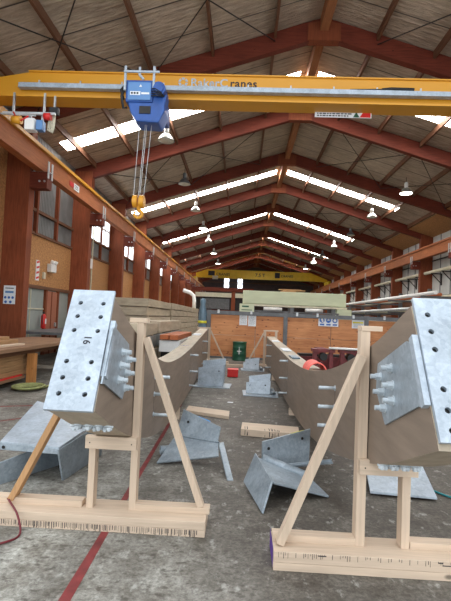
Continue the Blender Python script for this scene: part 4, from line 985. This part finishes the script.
# strap coil on the floor
m = MB()
for q in range(4):
    rr_ = .13+.028*q
    m.tube([(-4.2+ (rr_*1.35)*math.cos(a), 8.75+rr_*1.6*math.sin(a), .03+.012*q) for a in [2*math.pi*k/24 for k in range(25)]], .022, 8)
m.tube([(-4.0,8.8,.03),(-3.9,9.4,.03),(-3.95,9.8,.06)], .025, 8); m.tube([(-4.02,9.75,.0),(-3.88,9.95,.09)], .07, 12)
tag(m.build('strap_coil', M['lime'],None,0,True), 'faded green strap coiled on the floor beside the workbench leg', 'strap')
# fire extinguisher
t = thing('fire_extinguisher', (-7.0,15.35,.9), 'red fire extinguisher on the left wall beside the brown door', 'fire extinguisher')
ex, ey = -6.98, 15.35
MB().lathe([(.07,.96),(.085,.98),(.085,1.38),(.06,1.44),(.03,1.47)], (ex,ey,0), 18).build('cylinder', M['red'], t, 0, True)
MB().tube([(ex,ey,1.46),(ex,ey,1.52)],.025,10).b2((ex-.02,ey-.06,1.51),(ex+.02,ey+.05,1.54)).build('valve', M['dark'], t)
MB().tube(smooth_path([(ex,ey-.05,1.5),(ex+.02,ey-.13,1.4),(ex+.02,ey-.11,1.1)]),.012,8).build('hose', M['rubber'], t, 0, True)
MB().b2((ex+.08,ey-.05,1.12),(ex+.087,ey+.05,1.3)).build('label_patch', M['paper'], t)
# light box, red-white sign, column notice
t = thing('emergency_light', (-7.05,15.95,3.0), 'white emergency light box on the chipboard of the left wall', 'light fitting')
MB().b2((-7.12,15.7,3.0),(-6.95,16.15,3.3)).build('box', M['white'], t, .02); 
for y in (15.78,16.05): MB().tube([(-6.99,y,3.3),(-6.93,y,3.42)],.07,12).build('lamp_head', M['white'], t, 0, True)
MB().b2((-7.12,15.35,2.72),(-7.06,15.5,2.95)).build('junction_box', M['cream'], t)
t = thing('fire_sign', (-7.1,14.95,2.6), 'tall red and white fire sign on the chipboard of the left wall', 'sign')
MB().b2((-7.12,14.83,2.62),(-7.10,15.07,3.32)).build('plate', M['paper'], t)
for z in (2.66,2.84,3.02,3.20): MB().prism([(-7.098,14.85,z),(-7.098,15.05,z+.05),(-7.098,15.05,z+.12),(-7.098,14.85,z+.07)],(.004,0,0)).build('red_band', M['red'], t)
t = thing('column_notice', (-6.9,12.63,1.7), 'white notice with dark blue symbols on the first left column', 'notice')
MB().b2((-6.97,12.62,1.74),(-6.62,12.638,2.28)).build('sheet', M['paper'], t)
m = MB()
for x in (-6.91,-6.80,-6.69): m.tube([(x,12.615,1.93),(x,12.619,1.93)],.038,14)
for x in (-6.89,-6.75): m.tube([(x,12.615,1.80),(x,12.619,1.80)],.04,14)
m.build('round_symbols', M['signblue'], t)
m = MB().b2((-6.92,12.615,2.19),(-6.67,12.619,2.215)); m.build('printed_lines', M['ink'], t)
MB().b2((-6.92,12.615,2.06),(-6.67,12.619,2.12)).build('pale_lines', M['blue_l'], t)
# conduits and switch boxes on the left wall beyond the second column
for k, y in ((3, 19.2), (3, 20.2), (4, 24.4), (4, 25.3), (5, 29.8)):
    o = MB().tube([(WL+.1,y,0.0),(WL+.1,y,6.2)],.035,8).build('conduit', M['cream'],None,0,True); tag(o, 'vertical cream conduit on the left wall %.0f steps past the second column' % ((y-18)/1.0), 'pipe', 'conduits on the left wall')
for k,(y,z,lb_) in enumerate(((19.7,3.6,'nearest'),(24.8,3.2,'middle'),(30.3,3.4,'farthest'))):
    o = MB().b2((WL+.03,y,z),(WL+.2,y+.35,z+.45)).build('switch_box', M['white'],None,.02); tag(o, 'white switch box on the left wall beyond the second column, %s one' % lb_, 'switch box', 'switch boxes')

# ------------------------------------------------------------------ camera
roll, yaw, pitch = .042, R(2.1140), R(2.2544)
f = V((-math.sin(yaw)*math.cos(pitch), math.cos(yaw)*math.cos(pitch), math.sin(pitch)))
r0 = V((math.cos(yaw), math.sin(yaw), 0)); u0 = r0.cross(f)
cr_, sr_ = math.cos(roll), math.sin(roll)
right = r0*cr_ + u0*sr_; up = u0*cr_ - r0*sr_
mw = Matrix((right, up, -f)).transposed().to_4x4(); mw.translation = (0, 0, 1.6)
cam = bpy.data.cameras.new('camera'); cam.sensor_fit = 'VERTICAL'; cam.sensor_height = 24; cam.lens = 440/601*24; cam.clip_start = .05; cam.clip_end = 300
co = bpy.data.objects.new('camera', cam); C.objects.link(co); co.matrix_world = mw
bpy.context.scene.camera = co

# ------------------------------------------------------------------ light
w = bpy.data.worlds.new('sky'); bpy.context.scene.world = w; w.use_nodes = True
bg = w.node_tree.nodes['Background']; bg.inputs['Color'].default_value = (.92,.96,1.0,1); bg.inputs['Strength'].default_value = 1.75
vs = bpy.context.scene.view_settings
vs.view_transform = 'Standard'; vs.look = 'None'; vs.gamma = 1; vs.use_curve_mapping = False; vs.exposure = .3
